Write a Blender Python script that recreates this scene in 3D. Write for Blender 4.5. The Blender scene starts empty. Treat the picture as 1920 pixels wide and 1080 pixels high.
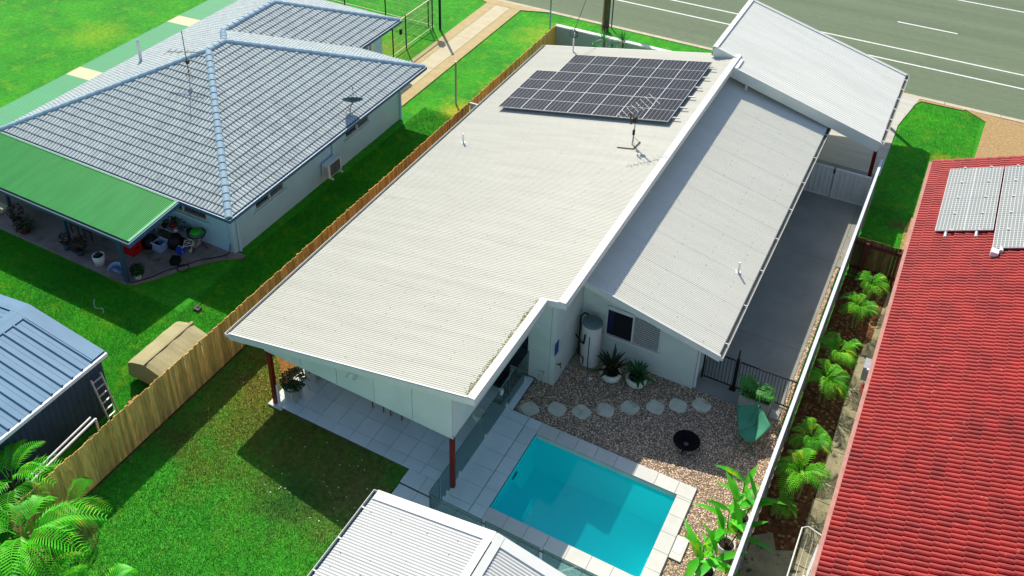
import bpy, math, random
import numpy as np
from mathutils import Vector, Matrix
R = math.radians
rng = np.random.default_rng(7)
random.seed(7)
sc = bpy.context.scene
COL = sc.collection

# ------------------------------------------------------------------ camera, sky, sun, exposure
cd = bpy.data.cameras.new('camera')
cam = bpy.data.objects.new('camera', cd)
COL.objects.link(cam)
cam.location = (0, 0, 23)
cam.rotation_euler = (R(59.0547), R(-0.2692), R(29.1928))
cd.sensor_width = 36
cd.lens = 36 * 1837.45 / 1920
cd.shift_x = (960 - 889.27) / 1920
cd.shift_y = -(540 - 216.49) / 1920
cd.clip_end = 600
sc.camera = cam

SUN = Vector((-0.67, 0.72, 1.0)).normalized()
w = bpy.data.worlds.new('World')
sc.world = w
w.use_nodes = True
wn = w.node_tree.nodes
sky = wn.new('ShaderNodeTexSky')
sky.sky_type = 'NISHITA'
sky.sun_disc = False
sky.ozone_density = 2.5
sky.sun_elevation = math.asin(SUN.z)
sky.sun_rotation = math.atan2(SUN.x, SUN.y)
w.node_tree.links.new(sky.outputs[0], wn['Background'].inputs[0])
wn['Background'].inputs[1].default_value = 0.14
sl = bpy.data.lights.new('sun', 'SUN')
sl.energy = 4.4
sl.angle = R(0.5)
sl.color = (1.0, 0.94, 0.83)
so = bpy.data.objects.new('sun', sl)
so.rotation_euler = SUN.to_track_quat('Z', 'Y').to_euler()
so.location = (-20, 40, 60)
COL.objects.link(so)
sc.view_settings.view_transform = 'Standard'
sc.view_settings.look = 'None'
sc.view_settings.exposure = 0.38
sc.view_settings.gamma = 1
sc.cycles.max_bounces = 10
sc.cycles.diffuse_bounces = 8
sc.cycles.transparent_max_bounces = 24

# ------------------------------------------------------------------ materials
def M(name, c1, c2=None, scale=2.0, rough=0.7, metal=0.0, bump=0.0, bscale=None, stretch=(1, 1, 1), rand=0.0,
      spots=None, spot_scale=8.0, spot_amt=0.6, obj=False, spec=0.22, attr=False, grain=0.0):
    m = bpy.data.materials.new(name)
    m.use_nodes = True
    nt = m.node_tree
    N, L = nt.nodes, nt.links
    b = N['Principled BSDF']
    b.inputs['Roughness'].default_value = rough
    b.inputs['Metallic'].default_value = metal
    b.inputs['Specular IOR Level'].default_value = spec
    if obj:
        tc = N.new('ShaderNodeTexCoord'); src = tc.outputs['Object']
    else:
        tc = N.new('ShaderNodeNewGeometry'); src = tc.outputs['Position']
    mp = N.new('ShaderNodeMapping')
    mp.inputs['Scale'].default_value = stretch
    L.new(src, mp.inputs[0])
    def noise(s, d=4.0):
        n = N.new('ShaderNodeTexNoise')
        n.inputs['Scale'].default_value = s
        n.inputs['Detail'].default_value = d
        n.inputs['Roughness'].default_value = 0.6
        L.new(mp.outputs[0], n.inputs['Vector'])
        return n
    def ramp(fac, lo, hi):
        r = N.new('ShaderNodeMapRange')
        r.inputs['From Min'].default_value = lo
        r.inputs['From Max'].default_value = hi
        L.new(fac, r.inputs['Value'])
        return r.outputs[0]
    def mix(fac, a, bb, mode='MIX'):
        x = N.new('ShaderNodeMix'); x.data_type = 'RGBA'; x.blend_type = mode
        for s, v in ((0, fac), (6, a), (7, bb)):
            if hasattr(v, 'is_linked'): L.new(v, x.inputs[s])
            elif isinstance(v, (int, float)): x.inputs[s].default_value = v
            else: x.inputs[s].default_value = (*v, 1)
        return x.outputs[2]
    c2 = c2 or tuple(v * 0.82 for v in c1)
    col = mix(ramp(noise(scale).outputs[0], 0.35, 0.65), c1, c2)
    if spots:
        col = mix(ramp(noise(spot_scale, 3).outputs[0], 1 - spot_amt, 1 - spot_amt + 0.12), col, spots)
    if grain:
        g = N.new('ShaderNodeTexWhiteNoise') if False else noise(45.0, 5)
        col = mix(grain, col, ramp(g.outputs[0], 0.3, 0.7), 'OVERLAY')
    if rand:
        oi = N.new('ShaderNodeObjectInfo')
        hs = N.new('ShaderNodeHueSaturation')
        mr = N.new('ShaderNodeMapRange')
        mr.inputs['To Min'].default_value = 1 - rand
        mr.inputs['To Max'].default_value = 1 + rand
        L.new(oi.outputs['Random'], mr.inputs['Value'])
        L.new(mr.outputs[0], hs.inputs['Value'])
        L.new(col, hs.inputs['Color']); col = hs.outputs[0]
    if attr:
        at = N.new('ShaderNodeAttribute'); at.attribute_name = 'tint'
        col = mix(1.0, col, at.outputs['Color'], 'MULTIPLY')
    L.new(col, b.inputs['Base Color'])
    if bump:
        bn = N.new('ShaderNodeBump')
        bn.inputs['Strength'].default_value = bump
        bn.inputs['Distance'].default_value = 0.02
        L.new(noise(bscale or scale * 8).outputs[0], bn.inputs['Height'])
        L.new(bn.outputs[0], b.inputs['Normal'])
    return m

def grass_material(name, a, b_, c, patch=None):
    """lawn colour: broad patches, clumps, dry spots; the same for the soil sheet and the blades"""
    m = bpy.data.materials.new(name); m.use_nodes = True
    nt = m.node_tree; N, L = nt.nodes, nt.links
    P = N['Principled BSDF']; P.inputs['Roughness'].default_value = 0.75
    P.inputs['Specular IOR Level'].default_value = 0.15
    g = N.new('ShaderNodeNewGeometry')
    def noise(s, d, lo, hi):
        n = N.new('ShaderNodeTexNoise'); n.inputs['Scale'].default_value = s; n.inputs['Detail'].default_value = d
        n.inputs['Roughness'].default_value = 0.65
        L.new(g.outputs['Position'], n.inputs['Vector'])
        r = N.new('ShaderNodeMapRange'); r.inputs['From Min'].default_value = lo; r.inputs['From Max'].default_value = hi
        L.new(n.outputs[0], r.inputs['Value']); return r.outputs[0]
    def mix(f, x, y, mode='MIX'):
        k = N.new('ShaderNodeMix'); k.data_type = 'RGBA'; k.blend_type = mode
        for s, v in ((0, f), (6, x), (7, y)):
            if hasattr(v, 'is_linked'): L.new(v, k.inputs[s])
            elif isinstance(v, (int, float)): k.inputs[s].default_value = v
            else: k.inputs[s].default_value = (*v, 1)
        return k.outputs[2]
    col = mix(noise(0.45, 4, 0.38, 0.62), a, b_)
    col = mix(noise(1.3, 5, 0.52, 0.72), col, c)
    if patch:
        for (px, py, rad, pc) in patch:
            vm = N.new('ShaderNodeVectorMath'); vm.operation = 'DISTANCE'
            vm.inputs[1].default_value = (px, py, 0)
            L.new(g.outputs['Position'], vm.inputs[0])
            n = N.new('ShaderNodeTexNoise'); n.inputs['Scale'].default_value = 1.6; n.inputs['Detail'].default_value = 6
            L.new(g.outputs['Position'], n.inputs['Vector'])
            ad = N.new('ShaderNodeMath'); ad.operation = 'MULTIPLY_ADD'
            ad.inputs[1].default_value = rad * 1.5
            L.new(n.outputs[0], ad.inputs[0]); L.new(vm.outputs['Value'], ad.inputs[2])
            r = N.new('ShaderNodeMapRange')
            r.inputs['From Min'].default_value = rad * 2.1; r.inputs['From Max'].default_value = rad * 0.8
            L.new(ad.outputs[0], r.inputs['Value'])
            col = mix(r.outputs[0], col, pc)
    col = mix(0.3, col, noise(6, 6, 0.3, 0.7), 'OVERLAY')
    fine = noise(38, 4, 0.25, 0.75)
    col = mix(0.55, col, fine, 'OVERLAY')
    L.new(col, P.inputs['Base Color'])
    bn = N.new('ShaderNodeBump'); bn.inputs['Strength'].default_value = 0.9; bn.inputs['Distance'].default_value = 0.04
    L.new(fine, bn.inputs['Height']); L.new(bn.outputs[0], P.inputs['Normal'])
    return m

BRN = (0.16, 0.15, 0.025)
m_lawn_back = grass_material('back_lawn_grass', (0.085, 0.50, 0.03), (0.065, 0.43, 0.028), (0.14, 0.44, 0.032),
    [(-16.2, 15.8, 2.2, (0.34, 0.30, 0.045)), (-14.2, 15.0, 2.6, (0.20, 0.23, 0.035)), (-12.0, 14.2, 1.9, (0.24, 0.25, 0.06)),
     (-17.2, 13.2, .8, (0.20, 0.22, 0.04)), (-15.9, 12.6, .7, (0.17, 0.30, 0.03)), (-10.9, 14.0, 0.9, (0.30, 0.28, 0.10)), (-13.0, 13.0, 1.0, (0.06, 0.22, 0.03)), (-16.4, 18.5, 1.6, (0.40, 0.22, 0.05))])
m_lawn_side = grass_material('neighbour_lawn_grass', (0.05, 0.40, 0.008), (0.03, 0.30, 0.010), (0.14, 0.41, 0.010),
    [(-19.4, 33.6, 0.9, (0.42, 0.44, 0.02)), (-18.6, 36.5, 1.0, (0.28, 0.44, 0.02)), (-19.2, 42.5, 1.6, (0.28, 0.46, 0.02)), (-26, 37, 1.6, (0.2, 0.34, 0.02)),
     (-40, 31, 1.6, (0.2, 0.45, 0.01)), (0.6, 40.2, 0.55, (0.36, 0.38, 0.02)), (1.2, 40.6, 0.4, (0.34, 0.36, 0.02)), (-0.4, 34.5, 0.35, (0.14, 0.08, 0.03))])
m_road = M('road_asphalt', (0.15, 0.19, 0.11), (0.12, 0.155, 0.09), scale=0.6, rough=0.9, stretch=(0.06, 1.3, 1), bump=0.3, bscale=60, grain=0.25)
m_mark = M('road_paint', (0.78, 0.78, 0.7), (0.6, 0.6, 0.54), scale=9, rough=0.6, spots=(0.36, 0.37, 0.31), spot_scale=14, spot_amt=0.42)
m_kerb = M('kerb_concrete', (0.50, 0.43, 0.31), (0.40, 0.34, 0.25), scale=3, rough=0.9, bump=0.2)
m_drive_border = M('exposed_aggregate_border', (0.50, 0.39, 0.19), (0.43, 0.33, 0.16), scale=2.5, rough=0.9, bump=0.4, bscale=70, grain=0.3)
m_drive_centre = M('plain_drive_concrete', (0.56, 0.49, 0.32), (0.50, 0.43, 0.28), scale=1.5, rough=0.9, bump=0.15, grain=0.15)
m_conc = M('side_drive_concrete', (0.285, 0.285, 0.245), (0.235, 0.235, 0.205), scale=0.8, rough=0.85, bump=0.12, bscale=30, spots=(0.235, 0.235, 0.21), spot_scale=1.1, spot_amt=0.4, grain=0.06)
m_conc_pale = M('carport_apron_concrete', (0.52, 0.50, 0.42), (0.44, 0.42, 0.36), scale=1.1, rough=0.85, bump=0.1, stretch=(.3, 2, 1))
m_conc_old = M('mossy_path_concrete', (0.33, 0.29, 0.17), (0.22, 0.20, 0.12), scale=2.2, rough=0.95, bump=0.4, spots=(0.05, 0.055, 0.035), spot_scale=3.2, spot_amt=0.42, grain=0.3)
m_patio_old = M('stained_patio_concrete', (0.33, 0.25, 0.22), (0.22, 0.18, 0.15), scale=1.4, rough=0.95, bump=0.3, spots=(0.14, 0.13, 0.06), spot_scale=1.3, spot_amt=0.45, grain=0.35)
m_gravelbase = M('gravel_bed', (0.30, 0.21, 0.14), (0.14, 0.09, 0.06), scale=22, rough=1, bump=1.0, bscale=40)
m_pebble = M('gravel_pebble', (0.80, 0.66, 0.48), (0.60, 0.48, 0.35), scale=30, rough=0.85, attr=True)
m_verge = M('crushed_tan_gravel', (0.46, 0.31, 0.14), (0.36, 0.23, 0.10), scale=9, rough=1, bump=1.0, bscale=45, grain=0.5)
m_mulch = M('bark_mulch', (0.20, 0.08, 0.03), (0.06, 0.028, 0.014), scale=7, rough=1, bump=1.0, bscale=40, grain=0.5)
m_leaflitter = M('orange_leaf_litter', (0.42, 0.17, 0.04), (0.25, 0.12, 0.03), scale=12, rough=1, bump=0.8, bscale=40)
m_tile = M('paver_porcelain', (0.66, 0.74, 0.70), (0.60, 0.68, 0.65), scale=1.5, rough=0.6, rand=0.05, bump=0.08, bscale=60, grain=0.1)
m_grout = M('paver_grout', (0.16, 0.17, 0.17), scale=4, rough=0.9)
m_coping = M('pool_coping_stone', (0.62, 0.61, 0.54), (0.56, 0.55, 0.49), scale=2, rough=0.6, rand=0.04, bump=0.08, bscale=50)
m_pool = M('pool_plaster', (0.03, 0.90, 0.90), (0.025, 0.86, 0.87), scale=1.1, rough=0.8)
m_roof = M('cream_steel_roof', (0.52, 0.51, 0.42), (0.475, 0.465, 0.385), scale=1.3, rough=0.42, stretch=(0.25, 2.2, 1), spots=(0.44, 0.435, 0.355), spot_scale=2.0, spot_amt=0.38, grain=0.06)
m_roof_sunlift = M('sunlift_cream_steel_roof', (0.67, 0.66, 0.55), (0.63, 0.62, 0.52), scale=1.3, rough=0.42, stretch=(0.25, 2.2, 1), grain=0.06)  # cream roof lightened in colour to offset weaker sun on this slope
m_roof_w = M('white_steel_roof', (0.56, 0.56, 0.52), (0.52, 0.52, 0.48), scale=2, rough=0.4, stretch=(0.3, 2, 1))
m_roof_far = M('pale_carport_steel', (0.76, 0.75, 0.65), (0.69, 0.68, 0.59), scale=1.1, rough=0.4, stretch=(0.15, 2.2, 1))
m_trim = M('white_trim_paint', (0.66, 0.66, 0.60), (0.62, 0.62, 0.57), scale=3, rough=0.45)
m_render = M('pale_render_wall', (0.62, 0.68, 0.61), (0.55, 0.61, 0.545), scale=0.9, rough=0.85, bump=0.2, bscale=60, grain=0.08)
m_render_b = M('neighbour_blue_white_wall', (0.44, 0.66, 0.76), (0.40, 0.61, 0.71), scale=1.0, rough=0.85, bump=0.15, bscale=60)
m_fwall = M('front_wall_render', (0.42, 0.47, 0.42), (0.37, 0.42, 0.37), scale=1.3, rough=0.9)
m_redpost = M('red_oiled_timber', (0.22, 0.018, 0.010), (0.12, 0.010, 0.006), scale=6, rough=0.5, stretch=(1, 1, 0.15))
m_fence = M('timber_paling', (0.95, 0.54, 0.15), (0.62, 0.36, 0.10), scale=5, rough=0.9, stretch=(3, 3, 0.35), rand=0.28, bump=0.5, bscale=30)
m_fence_dark = M('weathered_paling', (0.22, 0.13, 0.05), (0.10, 0.06, 0.03), scale=5, rough=0.95, stretch=(3, 3, 0.4), rand=0.3, bump=0.5, bscale=30)
m_redrail = M('dark_red_rail', (0.13, 0.025, 0.02), scale=4, rough=0.9)
m_metalfence = M('grey_steel_fence', (0.30, 0.32, 0.33), (0.24, 0.26, 0.27), scale=2, rough=0.5)
m_cap = M('silver_cap_rail', (0.70, 0.72, 0.76), (0.60, 0.62, 0.66), scale=3, rough=0.4)
m_gate = M('cream_metal_gate', (0.56, 0.57, 0.53), (0.50, 0.51, 0.47), scale=4, rough=0.5)
m_black = M('black_powder_coat', (0.012, 0.012, 0.012), scale=5, rough=0.45)
m_dark = M('dark_plastic', (0.02, 0.02, 0.022), scale=5, rough=0.6)
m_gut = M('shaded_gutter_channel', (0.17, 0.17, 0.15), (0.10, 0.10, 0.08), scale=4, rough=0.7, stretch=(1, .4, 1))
m_wtile = M('white_concrete_roof_tile', (0.42, 0.47, 0.455), (0.34, 0.385, 0.38), scale=3, rough=0.75, rand=0.09, bump=0.25, bscale=40, grain=0.12)
m_wcap = M('painted_ridge_cap', (0.30, 0.42, 0.48), (0.27, 0.38, 0.44), scale=3, rough=0.7, rand=0.04)
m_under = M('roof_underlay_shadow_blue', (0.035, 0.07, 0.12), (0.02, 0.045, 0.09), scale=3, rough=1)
m_rtile = M('glazed_red_roof_tile', (0.37, 0.024, 0.016), (0.24, 0.012, 0.010), scale=1.6, grain=0.3, rough=0.5, spec=0.3, rand=0.16, bump=0.2, bscale=30, spots=(0.55, 0.13, 0.09), spot_scale=5, spot_amt=0.34)
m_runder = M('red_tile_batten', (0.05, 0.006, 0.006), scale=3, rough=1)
m_rgut = M('faded_pink_gutter', (0.50, 0.26, 0.20), (0.42, 0.2, 0.16), scale=4, rough=0.6)
m_bluetrim = M('blue_fascia_paint', (0.045, 0.13, 0.22), (0.035, 0.11, 0.19), scale=3, rough=0.5)
m_green = M('green_steel_awning', (0.025, 0.34, 0.06), (0.02, 0.29, 0.05), scale=1.5, rough=0.45, stretch=(2, .3, 1))
m_greenlt = M('faded_green_awning', (0.10, 0.40, 0.16), (0.12, 0.36, 0.17), scale=1.2, rough=0.5, stretch=(.3, 2, 1))
m_yellow = M('cream_skylight_sheet', (0.70, 0.66, 0.38), (0.62, 0.58, 0.36), scale=3, rough=0.5)
m_shed = M('blue_shed_steel', (0.15, 0.26, 0.35), (0.11, 0.21, 0.30), scale=1.4, rough=0.6, spec=0.2, stretch=(.4, 1, 1))
m_shedwall = M('dark_blue_shed_wall', (0.035, 0.065, 0.11), (0.025, 0.05, 0.085), scale=1.4, rough=0.5)
m_alu = M('dull_aluminium', (0.60, 0.60, 0.58), (0.48, 0.48, 0.47), scale=6, rough=0.4, metal=0.15)
m_galv = M('galvanised_steel', (0.40, 0.42, 0.43), (0.30, 0.32, 0.33), scale=6, rough=0.45, metal=0.5)
m_rust = M('rusty_aerial_steel', (0.13, 0.08, 0.05), (0.08, 0.05, 0.035), scale=9, rough=0.8, metal=0.3)
m_dish = M('blue_grey_dish', (0.045, 0.12, 0.16), scale=6, rough=0.5)
m_white = M('white_plastic', (0.74, 0.74, 0.72), (0.68, 0.68, 0.66), scale=4, rough=0.4)
m_offwhite = M('glazed_pot_cream', (0.66, 0.68, 0.58), (0.58, 0.60, 0.51), scale=3, rough=0.5)
m_plantbox = M('grey_concrete_planter', (0.44, 0.45, 0.42), (0.36, 0.37, 0.35), scale=4, rough=0.85, bump=0.2)
m_soil = M('potting_soil', (0.035, 0.022, 0.015), (0.02, 0.014, 0.01), scale=14, rough=1, bump=0.8)
m_step = M('stepping_stone', (0.66, 0.64, 0.50), (0.54, 0.52, 0.40), scale=3.2, rough=0.9, bump=0.25, spots=(0.40, 0.40, 0.22), spot_scale=2.6, spot_amt=0.42, grain=0.15)
m_tarp = M('khaki_canvas', (0.40, 0.35, 0.18), (0.34, 0.30, 0.15), scale=2, rough=0.9, bump=0.5, bscale=6)
m_chair = M('green_sling_fabric', (0.06, 0.27, 0.15), (0.05, 0.22, 0.13), scale=4, rough=0.85, bump=0.1)
m_red = M('red_plastic', (0.52, 0.010, 0.010), scale=6, rough=0.5)
m_blue = M('blue_plastic', (0.02, 0.07, 0.46), scale=6, rough=0.5)
m_ltblue = M('pale_blue_plastic', (0.33, 0.45, 0.66), scale=6, rough=0.5)
m_greenp = M('bright_green_cushion', (0.03, 0.50, 0.02), scale=6, rough=0.7)
m_yelp = M('yellow_plastic', (0.62, 0.55, 0.02), scale=6, rough=0.6)
m_orange = M('orange_fabric', (0.62, 0.20, 0.06), (0.5, 0.3, 0.12), scale=12, rough=0.9)
m_brick = M('terracotta_brick', (0.48, 0.2, 0.1), (0.36, 0.15, 0.08), scale=5, rough=0.9)
m_stool = M('rusty_brown_stool_leg', (0.20, 0.09, 0.045), scale=5, rough=0.6)
m_bluepost = M('slate_blue_post', (0.035, 0.075, 0.12), (0.045, 0.09, 0.12), scale=2, rough=0.6)
m_pole = M('timber_power_pole', (0.16, 0.14, 0.05), (0.075, 0.065, 0.03), scale=4, rough=1, stretch=(2, 2, .4), bump=0.6, grain=0.3)
m_tank = M('cream_tank_enamel', (0.62, 0.60, 0.56), (0.57, 0.55, 0.51), scale=2, rough=0.4)
m_tanktop = M('grey_tank_lid', (0.14, 0.21, 0.22), scale=2, rough=0.5)
m_creamrail = M('cream_gate_rail', (0.66, 0.60, 0.34), scale=6, rough=0.5)
m_moss = M('roof_lichen', (0.20, 0.21, 0.07), (0.12, 0.13, 0.05), scale=14, rough=1)
m_screw = M('screw_heads', (0.20, 0.19, 0.15), scale=5, rough=0.7)
m_interior = M('dark_room', (0.012, 0.012, 0.016), scale=3, rough=0.9)
m_curtain = M('blue_curtain', (0.012, 0.022, 0.07), scale=3, rough=0.9)
m_sign = M('blue_meter_label', (0.03, 0.07, 0.28), scale=5, rough=0.5)
m_firebowl = M('black_fire_bowl', (0.006, 0.005, 0.006), scale=5, rough=0.9, spec=0.15)
m_ash = M('grey_ash', (0.12, 0.10, 0.10), scale=9, rough=1)
m_leaf_dark = M('bromeliad_leaf', (0.028, 0.055, 0.016), (0.05, 0.04, 0.022), scale=6, rough=0.4, rand=0.3)
m_leaf_mid = M('shade_plant_leaf', (0.028, 0.13, 0.03), (0.02, 0.09, 0.025), scale=6, rough=0.4, rand=0.3)
m_leaf_burg = M('burgundy_leaf', (0.06, 0.018, 0.016), (0.03, 0.03, 0.012), scale=6, rough=0.5, rand=0.3)
m_leaf_bush = M('dense_bush_leaf', (0.022, 0.10, 0.02), (0.012, 0.06, 0.016), scale=6, rough=0.5, rand=0.3)
m_trunk = M('palm_stem', (0.22, 0.19, 0.09), (0.12, 0.10, 0.05), scale=6, rough=0.9)

def leafy(name, c1, c2, tip=None, trans=0.35, scale=1.5):
    """leaf with some light coming through"""
    m = M(name, c1, c2, scale=scale, rough=0.45, rand=0.22, spots=tip, spot_scale=2.2, spot_amt=0.42)
    nt = m.node_tree; N, L = nt.nodes, nt.links
    p = N['Principled BSDF']
    t = N.new('ShaderNodeBsdfTranslucent'); mx = N.new('ShaderNodeMixShader')
    mx.inputs[0].default_value = trans
    src = p.inputs['Base Color'].links[0].from_socket
    L.new(src, t.inputs[0]); L.new(p.outputs[0], mx.inputs[1]); L.new(t.outputs[0], mx.inputs[2])
    L.new(mx.outputs[0], N['Material Output'].inputs[0])
    return m
m_palm = leafy('golden_cane_frond', (0.12, 0.62, 0.012), (0.05, 0.46, 0.015), (0.45, 0.56, 0.04))
m_palm_dry = leafy('dry_frond', (0.42, 0.30, 0.10), (0.25, 0.2, 0.06))
m_palm_dw = leafy('dwarf_palm_frond', (0.20, 0.62, 0.02), (0.07, 0.46, 0.02), (0.60, 0.70, 0.03))
m_paddle = leafy('paddle_leaf', (0.12, 0.58, 0.02), (0.05, 0.46, 0.02), (0.48, 0.62, 0.02))
m_rhapis = leafy('lady_palm_leaf', (0.08, 0.34, 0.05), (0.04, 0.22, 0.03), (0.20, 0.36, 0.07))
m_yucca = leafy('yucca_leaf', (0.05, 0.26, 0.05), (0.035, 0.2, 0.045))
m_clover = leafy('weedy_groundcover', (0.05, 0.40, 0.03), (0.03, 0.30, 0.02))

def glass(name, tint, refl=0.12):
    m = bpy.data.materials.new(name); m.use_nodes = True
    nt = m.node_tree; N, L = nt.nodes, nt.links
    N.remove(N['Principled BSDF'])
    t = N.new('ShaderNodeBsdfTransparent'); t.inputs[0].default_value = (*tint, 1)
    g = N.new('ShaderNodeBsdfGlossy'); g.inputs['Roughness'].default_value = 0.03
    f = N.new('ShaderNodeFresnel'); f.inputs[0].default_value = 1.45
    a = N.new('ShaderNodeMath'); a.operation = 'MULTIPLY_ADD'; a.inputs[1].default_value = 0.8; a.inputs[2].default_value = refl * 0.3
    mx = N.new('ShaderNodeMixShader')
    L.new(f.outputs[0], a.inputs[0]); L.new(a.outputs[0], mx.inputs[0])
    L.new(t.outputs[0], mx.inputs[1]); L.new(g.outputs[0], mx.inputs[2])
    L.new(mx.outputs[0], N['Material Output'].inputs[0])
    return m
m_glass = glass('pool_fence_glass', (0.74, 0.97, 0.95))
m_glassedge = M('glass_edge_green', (0.02, 0.09, 0.09), scale=3, rough=0.2)
m_water = glass('pool_water', (0.55, 0.98, 0.97), 0.0)
_nt = m_water.node_tree
_df = _nt.nodes.new('ShaderNodeBsdfDiffuse'); _df.inputs[0].default_value = (0.004, 0.47, 0.50, 1)   # fine particles in the water
_ms = _nt.nodes.new('ShaderNodeMixShader'); _ms.inputs[0].default_value = 0.22
_old = [x for x in _nt.nodes if x.type == 'MIX_SHADER' and x != _ms][0]
[x for x in _nt.nodes if x.type == 'MATH'][0].inputs[1].default_value = 0.25
_tr = [x for x in _nt.nodes if x.type == 'BSDF_TRANSPARENT'][0]
_nt.links.new(_tr.outputs[0], _ms.inputs[1]); _nt.links.new(_df.outputs[0], _ms.inputs[2]); _nt.links.new(_ms.outputs[0], _old.inputs[1])
_n = _nt.nodes.new('ShaderNodeTexNoise'); _n.inputs['Scale'].default_value = 2.2; _n.inputs['Detail'].default_value = 3
_g = _nt.nodes.new('ShaderNodeNewGeometry'); _b = _nt.nodes.new('ShaderNodeBump'); _b.inputs['Strength'].default_value = 0.12
_nt.links.new(_g.outputs['Position'], _n.inputs['Vector']); _nt.links.new(_n.outputs[0], _b.inputs['Height'])
for _x in _nt.nodes:
    if _x.type in ('BSDF_GLOSSY', 'FRESNEL'): _nt.links.new(_b.outputs[0], _x.inputs['Normal'])
m_winglass = M('window_glass', (0.02, 0.03, 0.045), scale=2, rough=0.06, spec=0.8)

def solar_mat(name, cell, line, nx, ny, w_, h_, lw, rough=0.12, spec_=0.25):
    m = bpy.data.materials.new(name); m.use_nodes = True
    nt = m.node_tree; N, L = nt.nodes, nt.links
    p = N['Principled BSDF']; p.inputs['Roughness'].default_value = rough; p.inputs['Specular IOR Level'].default_value = spec_
    tc = N.new('ShaderNodeTexCoord'); sp = N.new('ShaderNodeSeparateXYZ'); L.new(tc.outputs['Object'], sp.inputs[0])
    def stripe(sock, n, size, lw):
        a = N.new('ShaderNodeMath'); a.operation = 'MULTIPLY'; a.inputs[1].default_value = n / size; L.new(sock, a.inputs[0])
        b = N.new('ShaderNodeMath'); b.operation = 'FRACT'; L.new(a.outputs[0], b.inputs[0])
        c = N.new('ShaderNodeMath'); c.operation = 'LESS_THAN'; c.inputs[1].default_value = lw * n / size; L.new(b.outputs[0], c.inputs[0])
        return c.outputs[0]
    s1 = stripe(sp.outputs[0], nx, w_, lw[0]); s2 = stripe(sp.outputs[1], ny, h_, lw[1])
    mxn = N.new('ShaderNodeMath'); mxn.operation = 'MAXIMUM'; L.new(s1, mxn.inputs[0]); L.new(s2, mxn.inputs[1])
    ns = N.new('ShaderNodeTexNoise'); ns.inputs['Scale'].default_value = 0.9
    gg = N.new('ShaderNodeNewGeometry'); L.new(gg.outputs['Position'], ns.inputs['Vector'])
    cm = N.new('ShaderNodeMix'); cm.data_type = 'RGBA'; L.new(ns.outputs[0], cm.inputs[0])
    cm.inputs[6].default_value = (*cell[0], 1); cm.inputs[7].default_value = (*cell[1], 1)
    k = N.new('ShaderNodeMix'); k.data_type = 'RGBA'; L.new(mxn.outputs[0], k.inputs[0]); L.new(cm.outputs[2], k.inputs[6]); k.inputs[7].default_value = (*line, 1)
    L.new(k.outputs[2], p.inputs['Base Color'])
    return m
m_solar = solar_mat('dark_solar_cells', ((0.005, 0.008, 0.02), (0.012, 0.011, 0.012)), (0.26, 0.26, 0.25), 6, 20, 1.018, 1.778, (0.014, 0.004), 0.3, 0.08)
m_solar2 = solar_mat('sky_sheen_solar_cells', ((0.14, 0.17, 0.16), (0.24, 0.23, 0.21)), (0.50, 0.52, 0.46), 8, 8, 0.868, 1.045, (0.02, 0.02), 0.25)  # reflected sky put into the cell colour as pale grey

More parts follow.
